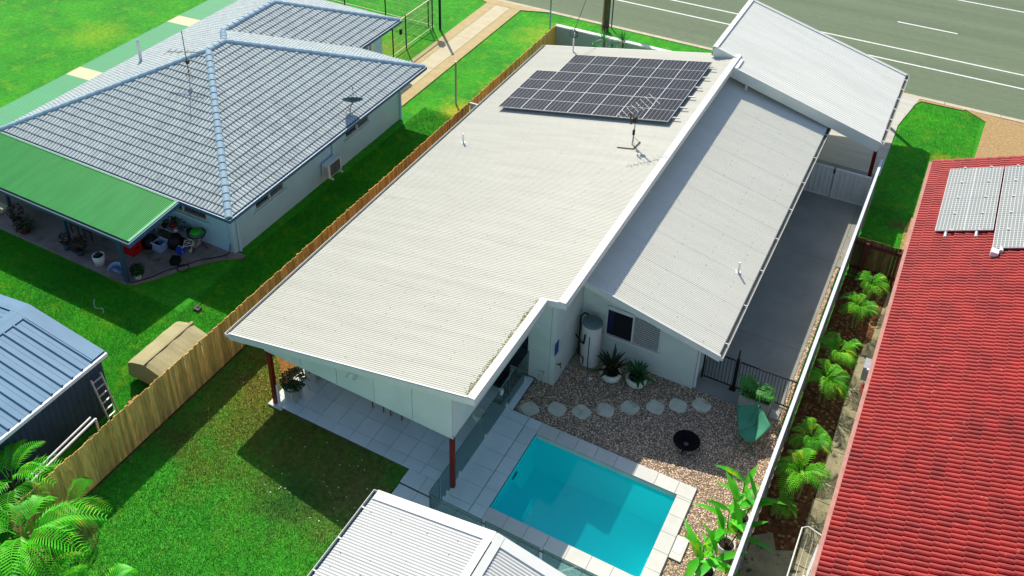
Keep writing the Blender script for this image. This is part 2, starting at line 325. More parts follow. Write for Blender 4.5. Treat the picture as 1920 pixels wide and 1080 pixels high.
# ------------------------------------------------------------------ mesh building
WORG = {}
def worg(o):
    return WORG.get(o.name, Vector((0, 0, 0))) if o else Vector((0, 0, 0))
def tag(o, label=None, cat=None, group=None, kind=None):
    if label: o['label'] = label
    if cat: o['category'] = cat
    if group: o['group'] = group
    if kind: o['kind'] = kind
    return o
def thing(name, label, cat, loc=(0, 0, 0), group=None):
    o = bpy.data.objects.new(name, None); COL.objects.link(o)
    o.location = loc; o.empty_display_size = 0.1
    WORG[o.name] = Vector(loc)
    return tag(o, label, cat, group)
class MB:
    """collects shapes in world coordinates"""
    def __init__(s): s.v = []; s.f = []; s.sm = []
    def add(s, v, f, smooth=False):
        n = len(s.v); s.v += [tuple(p) for p in v]; s.f += [tuple(i + n for i in q) for q in f]; s.sm += [smooth] * len(f); return s
    def box(s, x0, x1, y0, y1, z0, z1):
        v = [(x, y, z) for z in (z0, z1) for y in (y0, y1) for x in (x0, x1)]
        return s.add(v, [(0, 2, 3, 1), (4, 5, 7, 6), (0, 1, 5, 4), (2, 6, 7, 3), (0, 4, 6, 2), (1, 3, 7, 5)])
    def prism(s, pts, z0, z1, bottom=True):
        n = len(pts)
        zb = (lambda p: z0) if not callable(z0) else z0
        zt = (lambda p: z1) if not callable(z1) else z1
        v = [(p[0], p[1], zb(p)) for p in pts] + [(p[0], p[1], zt(p)) for p in pts]
        f = [tuple(range(n, 2 * n))] + ([tuple(range(n - 1, -1, -1))] if bottom else [])
        f += [(i, (i + 1) % n, n + (i + 1) % n, n + i) for i in range(n)]
        return s.add(v, f)
    def bar(s, a, b, wx, wz, up=(0, 0, 1)):
        a, b = Vector(a), Vector(b); d = (b - a).normalized()
        u = Vector(up)
        if abs(d.dot(u)) > 0.99: u = Vector((0, 1, 0))
        x = d.cross(u).normalized() * wx / 2; z = x.cross(d).normalized() * wz / 2
        v = [p + i * x + j * z for p in (a, b) for i, j in ((-1, -1), (1, -1), (1, 1), (-1, 1))]
        return s.add(v, [(0, 1, 2, 3), (7, 6, 5, 4), (0, 4, 5, 1), (1, 5, 6, 2), (2, 6, 7, 3), (3, 7, 4, 0)])
    def tube(s, pts, r, n=8, caps=True):
        pts = [Vector(p) for p in pts]; m = len(pts); rs = r if isinstance(r, (list, tuple)) else [r] * m
        v = []; ref = None
        for i, p in enumerate(pts):
            d = (pts[min(i + 1, m - 1)] - pts[max(i - 1, 0)]).normalized()
            if ref is None or abs(ref.dot(d)) > 0.95:
                ref = Vector((0, 0, 1)) if abs(d.z) < 0.9 else Vector((1, 0, 0))
            a = d.cross(ref).normalized(); b = a.cross(d).normalized(); ref = b
            v += [p + rs[i] * (math.cos(t) * a + math.sin(t) * b) for t in (2 * math.pi * k / n for k in range(n))]
        f = [(i * n + k, i * n + (k + 1) % n, (i + 1) * n + (k + 1) % n, (i + 1) * n + k) for i in range(m - 1) for k in range(n)]
        s.add(v, f, True)
        if caps:
            o = len(s.v) - len(v)
            s.f += [tuple(o + k for k in range(n)), tuple(o + (m - 1) * n + k for k in range(n - 1, -1, -1))]; s.sm += [False, False]
        return s
    def lathe(s, prof, c, n=24, smooth=True):
        v = [(c[0] + r * math.cos(2 * math.pi * k / n), c[1] + r * math.sin(2 * math.pi * k / n), c[2] + z) for r, z in prof for k in range(n)]
        f = [(i * n + k, i * n + (k + 1) % n, (i + 1) * n + (k + 1) % n, (i + 1) * n + k) for i in range(len(prof) - 1) for k in range(n)]
        return s.add(v, f, smooth)
    def disc(s, c, r, n=24):
        v = [(c[0] + r * math.cos(2 * math.pi * k / n), c[1] + r * math.sin(2 * math.pi * k / n), c[2]) for k in range(n)]
        return s.add(v, [tuple(range(n))])
    def build(s, name, mat, parent=None, origin=None):
        me = bpy.data.meshes.new(name)
        if origin is None:
            a = np.array(s.v); lo, hi = a.min(0), a.max(0)
            origin = Vector(((lo[0] + hi[0]) / 2, (lo[1] + hi[1]) / 2, lo[2]))
        origin = Vector(origin)
        me.from_pydata([(p[0] - origin.x, p[1] - origin.y, p[2] - origin.z) for p in s.v], [], s.f)
        me.polygons.foreach_set('use_smooth', s.sm)
        me.materials.append(mat)
        return place(name, me, parent, origin)
def place(name, me, parent, origin, rot=None):
    o = bpy.data.objects.new(name, me); COL.objects.link(o)
    o.parent = parent
    o.location = Vector(origin) - worg(parent)
    if rot is not None: o.rotation_euler = rot
    WORG[o.name] = Vector(origin)
    return o
def np_mesh(name, mat, V, F, parent=None, kind='stuff', tint=None, smooth=False, label=None, cat=None):
    """big triangle/quad soup from numpy arrays"""
    me = bpy.data.meshes.new(name); k = F.shape[1]
    me.vertices.add(len(V)); me.vertices.foreach_set('co', V.astype(np.float32).ravel())
    me.loops.add(F.size); me.loops.foreach_set('vertex_index', F.astype(np.int32).ravel())
    me.polygons.add(len(F)); me.polygons.foreach_set('loop_start', np.arange(0, F.size, k, dtype=np.int32))
    me.polygons.foreach_set('loop_total', np.full(len(F), k, dtype=np.int32))
    me.update(calc_edges=True)
    if smooth: me.polygons.foreach_set('use_smooth', np.ones(len(F), bool))
    if tint is not None:
        at = me.color_attributes.new('tint', 'FLOAT_COLOR', 'POINT')
        at.data.foreach_set('color', np.c_[tint, np.ones(len(V))].astype(np.float32).ravel())
    me.materials.append(mat)
    o = bpy.data.objects.new(name, me); COL.objects.link(o); o.parent = parent
    if parent: o.location = -worg(parent)
    return tag(o, label, cat, None, kind)
def struct(name, mb, mat, label=None):
    return tag(mb.build(name, mat), label, None, None, 'structure')
def copy_tree(root, loc, label=None, rz=None, scale=None):
    r = root.copy(); COL.objects.link(r); r.location = loc
    if rz is not None: r.rotation_euler.z = rz
    if scale is not None: r.scale = (scale,) * 3
    if label: r['label'] = label
    for ch in root.children:
        c = ch.copy(); COL.objects.link(c); c.parent = r
        for g in ch.children:
            d = g.copy(); COL.objects.link(d); d.parent = c
    return r

def frame_euler(U, V):
    U = Vector(U).normalized(); V = Vector(V).normalized(); N_ = U.cross(V).normalized()
    return Matrix((U, V, N_)).transposed().to_euler()

def corrugated(parent, P0, U, V, L, width, waves_per_sheet, mat, pitch=0.0762, amp=0.022, name='roof_sheet', rib=False, nseg=1):
    """sheets laid side by side along V, ribs running along U; every sheet is a part"""
    n_sheets = max(1, round(width / (pitch * waves_per_sheet)))
    sw = width / n_sheets; p = sw / waves_per_sheet
    if rib:   # flat pans with upright trapezoid ribs
        prof = []
        for k in range(waves_per_sheet):
            b = k * p
            prof += [(b, 0.0), (b + p * 0.06, amp), (b + p * 0.16, amp), (b + p * 0.22, 0.0), (b + p * .58, .0), (b + p * .61, amp * .12), (b + p * .64, 0.0)]
        prof.append((sw, 0.0))
    else:
        prof = [(k * p / 6, amp * 0.5 * (1 + math.cos(2 * math.pi * k / 6))) for k in range(-1, 6 * waves_per_sheet + 2)]
    v = []; f = []; n = len(prof)
    for i in range(nseg + 1):
        v += [(L * i / nseg, y, z) for y, z in prof]
    for i in range(nseg):
        f += [(i * n + k, (i + 1) * n + k, (i + 1) * n + k + 1, i * n + k + 1) for k in range(n - 1)]
    me = bpy.data.meshes.new(name); me.from_pydata(v, [], f)
    if not rib: me.polygons.foreach_set('use_smooth', [True] * len(f))
    me.materials.append(mat)
    e = frame_euler(U, V); Vn = Vector(V).normalized(); Nn = Vector(U).normalized().cross(Vn).normalized()
    for s in range(n_sheets):
        place(name, me, parent, Vector(P0) + Vn * (s * sw) + Nn * (0.002 * (s % 2)), e)

def gutter(mbo, mbi, a, b, w=0.13, h=0.11):
    """open box gutter from a to b (level), outer shell and darker inside"""
    a, b = Vector(a), Vector(b); d = (b - a).normalized(); s = d.cross(Vector((0, 0, 1))).normalized()
    up = Vector((0, 0, 1))
    for q, t in ((-w / 2, 0.012), (w / 2, 0.012)):
        mbo.bar(a + s * q, b + s * q, t, h)
    mbo.bar(a - up * (h / 2), b - up * (h / 2), w, 0.012)
    for e in (a, b): mbo.bar(e - s * w / 2, e + s * w / 2, 0.012, h)
    mbi.bar(a - up * (h / 2 - 0.02), b - up * (h / 2 - 0.02), w - 0.02, 0.01)

# ------------------------------------------------------------------ setting: ground, roads, paving
gm = MB()
for x0, x1, y0, y1 in ((-260, -8.2, -200, 45.3), (-3.6, 260, -200, 45.3), (-8.2, -3.6, -200, 15.3), (-8.2, -3.6, 18.6, 45.3)):
    gm.add([(x0, y0, -0.03), (x1, y0, -0.03), (x1, y1, -0.03), (x0, y1, -0.03)], [(0, 1, 2, 3)])
struct('ground', gm, m_lawn_side)
struct('far_verge', MB().add([(-260, 74, -0.03), (260, 74, -0.03), (260, 300, -0.03), (-260, 300, -0.03)], [(0, 1, 2, 3)]), m_lawn_side)
struct('road', MB().add([(-260, 45.72, -0.13), (260, 45.72, -0.13), (260, 74, -0.13), (-260, 74, -0.13)], [(0, 1, 2, 3)]), m_road)
rm = MB()
for y, wd in ((48.95, .12), (50.5, .12), (58.7, .12), (62.0, .12)):
    rm.add([(-120, y, -0.125), (120, y, -0.125), (120, y + wd, -0.125), (-120, y + wd, -0.125)], [(0, 1, 2, 3)])
for k in range(-8, 10):
    x = -3.41 + 12 * k
    rm.add([(x, 53.9, -0.125), (x + 3.05, 53.9, -0.125), (x + 3.05, 54.02, -0.125), (x, 54.02, -0.125)], [(0, 1, 2, 3)])
struct('road_markings', rm, m_mark)
tm = MB()
for x in (-13.9, -13.2):
    tm.add([(x, 45.9, -0.1265), (x + .16, 45.9, -0.1265), (x + 1.5, 58, -0.1265), (x + 1.38, 58, -0.1265)], [(0, 1, 2, 3)])
struct('tyre_marks', tm, M('tyre_rubber_on_asphalt', (0.14, 0.155, 0.105), (0.165, 0.18, 0.125), scale=2, rough=0.9))
kb = MB(); x = -120
while x < 120:
    kb.prism([(x, 45.28), (x + 2.38, 45.28), (x + 2.38, 45.75), (x, 45.75)], -0.2, lambda p: 0.0 if p[1] < 45.5 else -0.11); x += 2.4
struct('kerb', kb, m_kerb)

# left neighbour's driveway in strips, with joints left open
def slab(name, pts, z0, z1, mat, kind='structure', parent=None, origin=None):
    o = MB().prism(pts, z0, z1).build(name, mat, parent, origin)
    if kind and not parent: o['kind'] = kind
    return o
drv = thing('neighbour_driveway', None, None, (-22.9, 39, 0)); drv['kind'] = 'structure'
ys = [30.0, 33.0, 36.43, 40.2, 44.7]
for a, b in zip(ys, ys[1:]):
    slab('centre_slab', [(-23.44, a + .01), (-22.54, a + .01), (-22.54, b - .01), (-23.44, b - .01)], -0.02, 0.02, m_drive_centre, None, drv)
slab('border_slab', [(-24.04, 30), (-23.46, 30), (-23.46, 44.72), (-24.04, 44.72)], -0.02, 0.018, m_drive_border, None, drv)
slab('border_slab', [(-22.52, 30), (-21.93, 30), (-21.93, 44.72), (-22.52, 44.72)], -0.02, 0.018, m_drive_border, None, drv)
slab('apron_slab', [(-24.04, 44.74), (-21.93, 44.74), (-20.4, 45.27), (-25.4, 45.27)], -0.02, 0.016, m_drive_border, None, drv)

# side driveway of the white house, carport apron
sd = thing('side_driveway', None, None, (-3.2, 30, 0)); sd['kind'] = 'structure'
for a, b in ((22.42, 25.72), (25.73, 30.86), (30.87, 35.0), (35.01, 37.6)):
    slab('concrete_slab', [(-4.62, a), (-1.97, a), (-1.97, b), (-4.62, b)], -0.02, 0.02, m_conc, None, sd)
slab('concrete_slab', [(-1.96, 30.7), (-1.68, 30.7), (-1.68, 37.6), (-1.96, 37.6)], -0.02, 0.02, m_conc, None, sd)
for a, b in ((37.61, 39.0), (39.01, 40.2), (40.21, 42.2), (42.21, 45.26)):
    slab('apron_slab', [(-8.8, a), (-1.6, a), (-1.6 + max(0, (b - 44)) * .4, b), (-8.8, b)], -0.02, 0.015, m_conc_pale, None, sd)
struct('pebble_strip_base', MB().prism([(-1.96, 22.4), (-1.83, 22.4), (-1.83, 30.7), (-1.96, 30.7)], -0.02, 0.005), m_gravelbase)
struct('gravel_bed', MB().add([(-9.1, 18.8, 0.0), (-3.3, 18.8, 0.0), (-1.55, 18.8, 0.0), (-1.55, 22.43, 0.0), (-9.1, 22.43, 0.0), (-3.3, 11, 0), (-1.55, 11, 0)], [(0, 1, 2, 3, 4), (5, 6, 2, 1)]), m_gravelbase)

# right hand neighbour's ground: verge gravel, mulch bed, path
struct('gravel_verge', MB().prism([(1.62, 33.0), (3.0, 33), (9, 33), (9, 45.2), (2.6, 45.2), (0.9, 45.25), (1.83, 44.5), (1.68, 40.8)], -0.02, 0.01), m_verge)
struct('lawn_edge_gravel', MB().prism([(-1.5, 43.6), (-1.45, 44.7), (-1.15, 45.22), (0.9, 45.25), (0.85, 45.12), (-1.0, 45.05), (-1.3, 44.4), (-1.35, 43.6)], -0.02, 0.008), m_verge)
struct('tan_path_edge', MB().prism([(0.75, 35.6), (-0.02, 35.2), (-0.14, 34.3), (-0.10, 33.0), (0.0, 30.4), (0.75, 30.4)], -0.02, 0.008), m_verge)
struct('mulch_bed', MB().add([(-1.56, 17.9, 0.0), (0.75, 17.9, 0.0), (0.75, 30.4, 0.0), (-1.56, 30.4, 0.0)], [(0, 1, 2, 3)]), m_mulch)
pth = thing('side_path', None, None, (0, 24, 0)); pth['kind'] = 'structure'
def jit(s): return random.uniform(-s, s)
for a, b in ((17.9, 20.15), (20.17, 22.1), (22.12, 24.3), (24.32, 26.5)):
    slab('path_slab', [(-0.36 + jit(.03), a), (0.75, a), (0.75, b), (-0.38 + jit(.03), b)], -0.02, 0.03, m_conc_old, None, pth)
slab('path_slab', [(-0.32, 26.52), (0.75, 26.52), (0.75, 27.4), (-0.10, 27.4), (-0.30, 27.05)], -0.02, 0.03, m_conc_old, None, pth)
slab('path_slab', [(-0.14, 27.42), (0.75, 27.42), (0.75, 30.2), (-0.05, 30.2)], -0.02, 0.026, m_conc_old, None, pth)
slab('path_slab', [(-1.54, 10), (0.75, 10), (0.75, 17.88), (-0.35, 17.88), (-0.42, 18.3), (-0.9, 18.05), (-1.1, 18.55), (-1.54, 18.2)], -0.02, 0.02, m_conc_old, None, pth)

# left neighbour's patio slab
struct('neighbour_patio', MB().prism([(-36, 17.28), (-23.75, 17.28), (-23.35, 17.45), (-22.85, 18.2), (-22.3, 19.2), (-21.7, 19.95), (-21.0, 20.45), (-21.0, 20.6), (-36, 20.6)], -0.02, 0.05), m_patio_old)
# lawn sheets (slightly proud of the base) with grass blades on top
struct('back_lawn', MB().add([(-18.0, 4, 0.0), (-10.7, 4, 0.0), (-10.7, 15.5, 0.0), (-15.6, 15.5, 0.0), (-15.6, 21, 0.0), (-18.0, 21, 0.0)], [(0, 1, 2, 3, 4, 5)]), m_lawn_back)
struct('leaf_litter_bed', MB().prism([(-16.9, 17.2), (-15.62, 16.3), (-15.62, 36), (-17.9, 36), (-17.9, 18.6)], -0.01, 0.012), m_leaflitter)

def blades(name, mat, rects, per_m2, h=0.055, wd=0.012, avoid=lambda x, y: np.zeros(len(x), bool)):
    V = []; 
    X = []; Y = []
    for x0, x1, y0, y1 in rects:
        n = int((x1 - x0) * (y1 - y0) * per_m2)
        X.append(rng.uniform(x0, x1, n)); Y.append(rng.uniform(y0, y1, n))
    X = np.concatenate(X); Y = np.concatenate(Y)
    k = ~avoid(X, Y); X, Y = X[k], Y[k]; n = len(X)
    a = rng.uniform(0, 2 * np.pi, n); hh = h * rng.uniform(0.4, 1.2, n); ww = wd * .5 * rng.uniform(.6, 1.4, n)
    lx, ly = rng.normal(0, .5, n) * hh, rng.normal(0, .5, n) * hh
    A = np.c_[X - np.cos(a) * ww, Y - np.sin(a) * ww, np.zeros(n)]
    B = np.c_[X + np.cos(a) * ww, Y + np.sin(a) * ww, np.zeros(n)]
    C_ = np.c_[X + lx, Y + ly, hh]
    V = np.stack([A, B, C_], 1).reshape(-1, 3)
    F = np.arange(3 * n).reshape(-1, 3)
    return np_mesh(name, mat, V, F, None, 'stuff')
blades('grass', m_lawn_back, [(-18.0, -10.7, 7, 15.5), (-18.0, -15.6, 15.5, 20)], 3600, .04)
def av_side(x, y):
    return ((x < -21.0) & (y > 17.2)) | ((x < -19.6) & (y < 13.1))
blades('grass', m_lawn_side, [(-26, -18.1, 11.5, 17.2), (-34, -26, 14, 17.2), (-21.4, -18.1, 17.2, 33)], 2200, .04, avoid=av_side)
blades('grass', m_lawn_side, [(-1.5, 1.6, 31, 45)], 700, avoid=lambda x, y: ((x > 0.0) & (y < 35.6)) | ((x > 1.6)) | ((y > 44.6) & (x < -1.1)) | ((x < -1.3) & (y > 43.5)))
blades('grass', m_lawn_side, [(-1.84, -1.63, 21.6, 30.5)], 1500, 0.12, 0.012)

# pebbles
def pebbles(name, rects, n_m2, size, parent=None, avoid=None):
    X = []; Y = []
    for x0, x1, y0, y1 in rects:
        n = int((x1 - x0) * (y1 - y0) * n_m2); X.append(rng.uniform(x0, x1, n)); Y.append(rng.uniform(y0, y1, n))
    X = np.concatenate(X); Y = np.concatenate(Y)
    if avoid is not None: k = ~avoid(X, Y); X, Y = X[k], Y[k]
    n = len(X)
    base = np.array([(1, 0, 0), (0, 1, 0), (-1, 0, 0), (0, -1, 0), (0, 0, 1)], float)
    sx = size * rng.uniform(.5, 1.3, n); sy = sx * rng.uniform(.5, .9, n); sz = sx * rng.uniform(.4, .9, n); a = rng.uniform(0, 6.28, n)
    P = np.zeros((n, 5, 3))
    for i, b in enumerate(base):
        bx, by = b[0] * sx, b[1] * sy
        P[:, i, 0] = X + bx * np.cos(a) - by * np.sin(a); P[:, i, 1] = Y + bx * np.sin(a) + by * np.cos(a)
        P[:, i, 2] = b[2] * sz + 0.004 + rng.uniform(0, .006, n)
    F = (np.array([(0, 1, 4), (1, 2, 4), (2, 3, 4), (3, 0, 4)])[None] + 5 * np.arange(n)[:, None, None]).reshape(-1, 3)
    br = rng.choice([0.35, 0.6, 0.9, 1.25, 1.7], n, p=[.22, .26, .26, .16, .10])[:, None]
    hue = np.c_[np.ones(n), rng.uniform(.82, 1.0, n), rng.uniform(.70, 1.0, n)]
    tint = np.repeat(br * hue, 5, 0)
    return np_mesh(name, m_pebble, P.reshape(-1, 3), F, parent, 'stuff', tint)
steps_xy = [(-8.67, 19.2), (-7.94, 19.59), (-7.25, 19.86), (-6.64, 20.28), (-6.03, 20.74), (-5.36, 21.15), (-4.78, 21.54), (-4.15, 21.9)]
pebbles('gravel', [(-9.05, -1.68, 18.87, 22.42), (-3.28, -1.68, 11.5, 18.87)], 1300, 0.021)
pebbles('gravel', [(-1.96, -1.84, 22.5, 30.6)], 1500, 0.022)

# ------------------------------------------------------------------ decks and pool
pav = thing('tiled_patio', None, None, (-12.4, 18, 0)); pav['kind'] = 'structure'
def box_mesh(name, sx, sy, sz, mat):
    b = 0.006
    mb = MB().prism([(b, b), (sx - b, b), (sx - b, sy - b), (b, sy - b)], 0, sz)
    me = bpy.data.meshes.new(name); me.from_pydata(mb.v, [], mb.f); me.materials.append(mat); return me
def pave(parent, x0, x1, y0, y1, z, tx=0.62, ty=0.62, mat=None, offx=0.0, offy=0.0, name='paver'):
    mat = mat or m_tile; cache = {}
    xs = [x0] + [v for v in np.arange(x0 + offx + (tx if offx <= 0 else 0), x1 - 0.05, tx)] + [x1]
    ys_ = [y0] + [v for v in np.arange(y0 + offy + (ty if offy <= 0 else 0), y1 - 0.05, ty)] + [y1]
    for a, b in zip(xs, xs[1:]):
        for c, d in zip(ys_, ys_[1:]):
            k = (round(b - a, 3), round(d - c, 3))
            if k not in cache: cache[k] = box_mesh(name, k[0], k[1], 0.03, mat)
            place(name, cache[k], parent, (a, c, z - 0.03 + random.uniform(0, .0015)))
slab('patio_base', [(-15.6, 15.5), (-9.05, 15.5), (-9.05, 20.4), (-15.6, 20.4)], -0.02, 0.045, m_grout, None, pav)
pave(pav, -15.6, -9.32, 15.5, 20.4, 0.07, offy=0.36, offx=.34)
MB().box(-15.7, -15.6, 15.5, 20.4, -0.02, 0.072).box(-15.7, -15.2, 15.42, 15.5, -0.02, 0.072).build('patio_edging', m_coping, pav)
dk = thing('pool_deck', None, None, (-8.7, 15, 0)); dk['kind'] = 'structure'
slab('deck_base', [(-10.65, 14.99), (-9.05, 14.99), (-9.05, 20.35), (-9.32, 20.35), (-9.32, 15.5), (-10.65, 15.5)], -0.02, 0.044, m_grout, None, dk)
pave(dk, -10.65, -9.32, 15.0, 15.5, 0.068)
pave(dk, -9.31, -9.08, 18.87, 20.33, 0.068)
pave(dk, -9.31, -8.5, 15.0, 18.86, 0.068, tx=0.81, ty=0.64, offy=.3)
slab('deck_base', [(-9.05, 14.99), (-8.08, 14.99), (-8.08, 18.84), (-9.05, 18.84)], -0.02, 0.044, m_grout, None, dk)
slab('deck_base', [(-10.65, 11), (-3.3, 11), (-3.3, 14.97), (-10.65, 14.97)], -0.02, 0.0, m_grout, None, dk)
pave(dk, -10.65, -3.3, 11.0, 14.97, 0.022, ty=.62, offy=.25)
# coping stones round the pool
cp = thing('pool_coping', None, None, (-5.9, 17, 0)); cp['kind'] = 'structure'
PX0, PX1, PY0, PY1 = -8.07, -3.73, 15.5, 18.4
pave(cp, -8.49, PX0, 15.0, 18.86, 0.07, tx=.6, ty=.61, mat=m_tile, offy=.42, name='coping_stone')
pave(cp, PX0, -3.3, PY1, 18.86, 0.07, tx=.61, ty=.6, mat=m_coping, name='coping_stone')
pave(cp, PX1, -3.3, 11.0, PY1, 0.07, tx=.6, ty=.61, mat=m_coping, name='coping_stone')
pave(cp, PX0, PX1, 15.0, PY0, 0.07, tx=.61, ty=.6, mat=m_coping, name='coping_stone')
pave(cp, -3.29, -2.96, 16.45, 17.2, 0.066, tx=.6, ty=.8, mat=m_coping, name='coping_stone')
MB().box(-3.26, -3.02, 16.66, 17.0, 0.06, 0.074).build('skimmer_lid', m_white, cp)
slab('coping_base', [(-8.49, 14.98), (PX0, 14.98), (PX0, 18.88), (-8.49, 18.88)], -0.02, 0.042, m_grout, None, cp)
for q in ([(PX0, PY1), (-3.28, PY1), (-3.28, 18.88), (PX0, 18.88)], [(PX1, 10.98), (-3.28, 10.98), (-3.28, PY1), (PX1, PY1)], [(PX0, 14.98), (PX1, 14.98), (PX1, PY0), (PX0, PY0)]):
    slab('coping_base', q, -0.02, 0.041, m_grout, None, cp)
pl_ = thing('swimming_pool', None, None, (-5.9, 16.9, -1.4)); pl_['kind'] = 'structure'
zf = -1.5
MB().add([(PX0, PY0, zf), (PX1, PY0, zf), (PX1, PY1, zf), (PX0, PY1, zf), (PX0, PY0, .04), (PX1, PY0, .04), (PX1, PY1, .04), (PX0, PY1, .04)],
         [(0, 1, 2, 3), (0, 4, 5, 1), (1, 5, 6, 2), (2, 6, 7, 3), (3, 7, 4, 0)]).build('basin', m_pool, pl_)
MB().prism([(PX0 + .001, PY0 + .001), (PX0 + 2.0, PY0 + .001), (PX0 + 1.8, PY0 + .45), (PX0 + .75, PY0 + .5), (PX0 + .7, PY0 + 1.25), (PX0 + .001, PY0 + 1.5)], zf + .001, -0.55).build('corner_bench', m_pool, pl_)
MB().prism([(PX0 + .7, PY0 + .45), (PX0 + 1.3, PY0 + .5), (PX0 + .75, PY0 + 1.0)], zf + .001, -0.85).build('entry_step', m_pool, pl_)
MB().box(PX0 + .001, PX0 + .03, 16.9, 17.15, -0.35, -0.25).build('wall_inlet', m_glassedge, pl_)
water = MB().add([(PX0, PY0, -0.10), (PX1, PY0, -0.10), (PX1, PY1, -0.10), (PX0, PY1, -0.10)], [(0, 1, 2, 3)]).build('water', m_water, pl_)
# lighter band of trim tiles just above the water
MB().box(PX0, PX1, PY1 - .012, PY1 - .002, -0.10, 0.04).build('waterline_band', m_coping, pl_)

# ------------------------------------------------------------------ the white house (main)
house = thing('white_house', 'long low white house with cream corrugated skillion roofs beside the pool', 'house', (-11.5, 28, 0))
Z1 = lambda x: 2.5 + 0.2 * (x + 16.75)
Z2 = lambda x: 2.5 + 0.235 * (-3.87 - x)
def wallbox(name, x0, x1, y0, y1, z0, zt, mat=m_render, parent=house):
    return MB().prism([(x0, y0), (x1, y0), (x1, y1), (x0, y1)], z0, zt).build(name, mat, parent)
zt = lambda p: Z1(p[0]) - 0.24
wallbox('side_wall', -15.6, -15.42, 20.4, 36.4, 0, zt)
wallbox('rear_wall', -15.41, -12.62, 20.4, 20.58, 0, zt)
wallbox('rear_wall', -9.34, -8.63, 20.4, 20.58, 0, zt)
wallbox('door_head', -12.61, -9.35, 20.4, 20.58, 2.25, zt)
wallbox('east_wall', -8.62, -8.45, 20.4, 36.4, 0, lambda p: Z1(p[0]) - 0.2)
wallbox('street_wall', -15.41, -8.63, 36.2, 36.4, 0, zt)
wallbox('garden_wall', -8.44, -4.63, 22.42, 22.6, 0, lambda p: Z2(p[0]) - 0.12)
wallbox('driveway_wall', -4.80, -4.63, 22.61, 37.4, 0, lambda p: Z2(p[0]) - 0.12)
# rear sliding door under the patio roof
sdr = MB()
for x in (-12.6, -11.5, -10.45, -9.38): sdr.box(x, x + .05, 20.42, 20.5, 0.05, 2.24)
sdr.box(-12.6, -9.36, 20.43, 20.49, 0.05, .1).box(-12.6, -9.36, 20.43, 20.49, 2.19, 2.245)
d_ = sdr.build('sliding_door', m_trim, house)
MB().box(-12.55, -9.4, 20.46, 20.47, .1, 2.19).build('door_glass', m_winglass, d_)
# patio roof: ceiling and gable bulkhead of cladding panels
MB().prism([(-15.6, 15.6), (-9.2, 15.6), (-9.2, 20.38), (-15.6, 20.38)], lambda p: Z1(p[0]) - .30, lambda p: Z1(p[0]) - .27).build('patio_ceiling', m_trim, house)
xs = [-15.62, -14.28, -12.99, -11.72, -10.47, -9.23]
for a, b in zip(xs, xs[1:]):
    MB().prism([(a + .008, 15.5), (b - .008, 15.5), (b - .008, 15.56), (a + .008, 15.56)], lambda p: 2.30 - .19 * (p[0] + 15.6) / 6.4, lambda p: Z1(p[0]) - .16).build('cladding_panel', m_render, house)
MB().prism([(-15.6, 15.561), (-9.25, 15.561), (-9.25, 15.60), (-15.6, 15.60)], lambda p: 2.32 - .19 * (p[0] + 15.6) / 6.4, lambda p: Z1(p[0]) - .26).build('patio_beam', m_under, house)
MB().prism([(-9.27, 15.57), (-9.2, 15.57), (-9.2, 20.39), (-9.27, 20.39)], 2.11, lambda p: Z1(p[0]) - .30).build('side_beam', m_render, house)
MB().prism([(-15.62, 15.5), (-9.2, 15.5), (-9.2, 15.62), (-15.62, 15.62)], lambda p: 2.24 - .15 * (p[0] + 15.6) / 6.4, lambda p: 2.299 - .19 * (p[0] + 15.6) / 6.4).build('beam_edge', m_trim, house)
# main roof
rf = MB()
rf.prism([(-16.72, 15.36), (-8.52, 15.36), (-8.52, 19.6), (-7.96, 19.6), (-7.96, 37.0), (-16.72, 37.0)], lambda p: Z1(p[0]) - .13, lambda p: Z1(p[0]) - .03)
roof1 = rf.build('main_roof', m_trim, house)
U1 = (1, 0, 0.2); k1 = math.sqrt(1.04)
corrugated(roof1, (-16.77, 15.34, Z1(-16.77)), U1, (0, 1, 0), (16.77 - 8.62) * k1, 4.28, 10, m_roof)
corrugated(roof1, (-16.77, 19.62, Z1(-16.77)), U1, (0, 1, 0), (16.77 - 8.06) * k1, 17.4, 10, m_roof)
def edge_trim(name, a, b, w_, h_, parent, mat=m_trim, off=(0, 0, 0)):
    a = Vector(a) + Vector(off); b = Vector(b) + Vector(off)
    return MB().bar(a, b, w_, h_).build(name, mat, parent)
edge_trim('barge_board', (-16.78, 15.31, Z1(-16.78) - .10), (-8.46, 15.31, Z1(-8.46) - .10), .035, .20, roof1)
edge_trim('barge_cap', (-16.78, 15.33, Z1(-16.78) + .022), (-8.46, 15.33, Z1(-8.46) + .022), .05, .02, roof1)
edge_trim('barge_board', (-8.5, 19.58, Z1(-8.5) - .09), (-7.9, 19.58, Z1(-7.9) - .09), .035, .22, roof1)
edge_trim('barge_board', (-16.78, 37.04, Z1(-16.78) - .08), (-7.9, 37.04, Z1(-7.9) - .08), .035, .2, roof1)
edge_trim('ridge_cap', (-8.56, 15.30, Z1(-8.56) + .028), (-8.56, 19.6, Z1(-8.56) + .028), .20, .02, roof1)
edge_trim('ridge_cap', (-8.0, 19.56, Z1(-8.0) + .028), (-8.0, 37.06, Z1(-8.0) + .028), .22, .02, roof1)
edge_trim('ridge_fascia', (-8.455, 15.29, Z1(-8.46) - .09), (-8.455, 19.56, Z1(-8.46) - .09), .03, .24, roof1)
edge_trim('ridge_fascia', (-7.885, 19.56, Z1(-7.9) - .10), (-7.885, 37.06, Z1(-7.9) - .10), .03, .26, roof1)
MB().prism([(-9.19, 15.6), (-8.48, 15.6), (-8.48, 20.38), (-9.19, 20.38)], lambda p: Z1(p[0]) - .26, lambda p: Z1(p[0]) - .2).build('soffit', m_render, roof1)
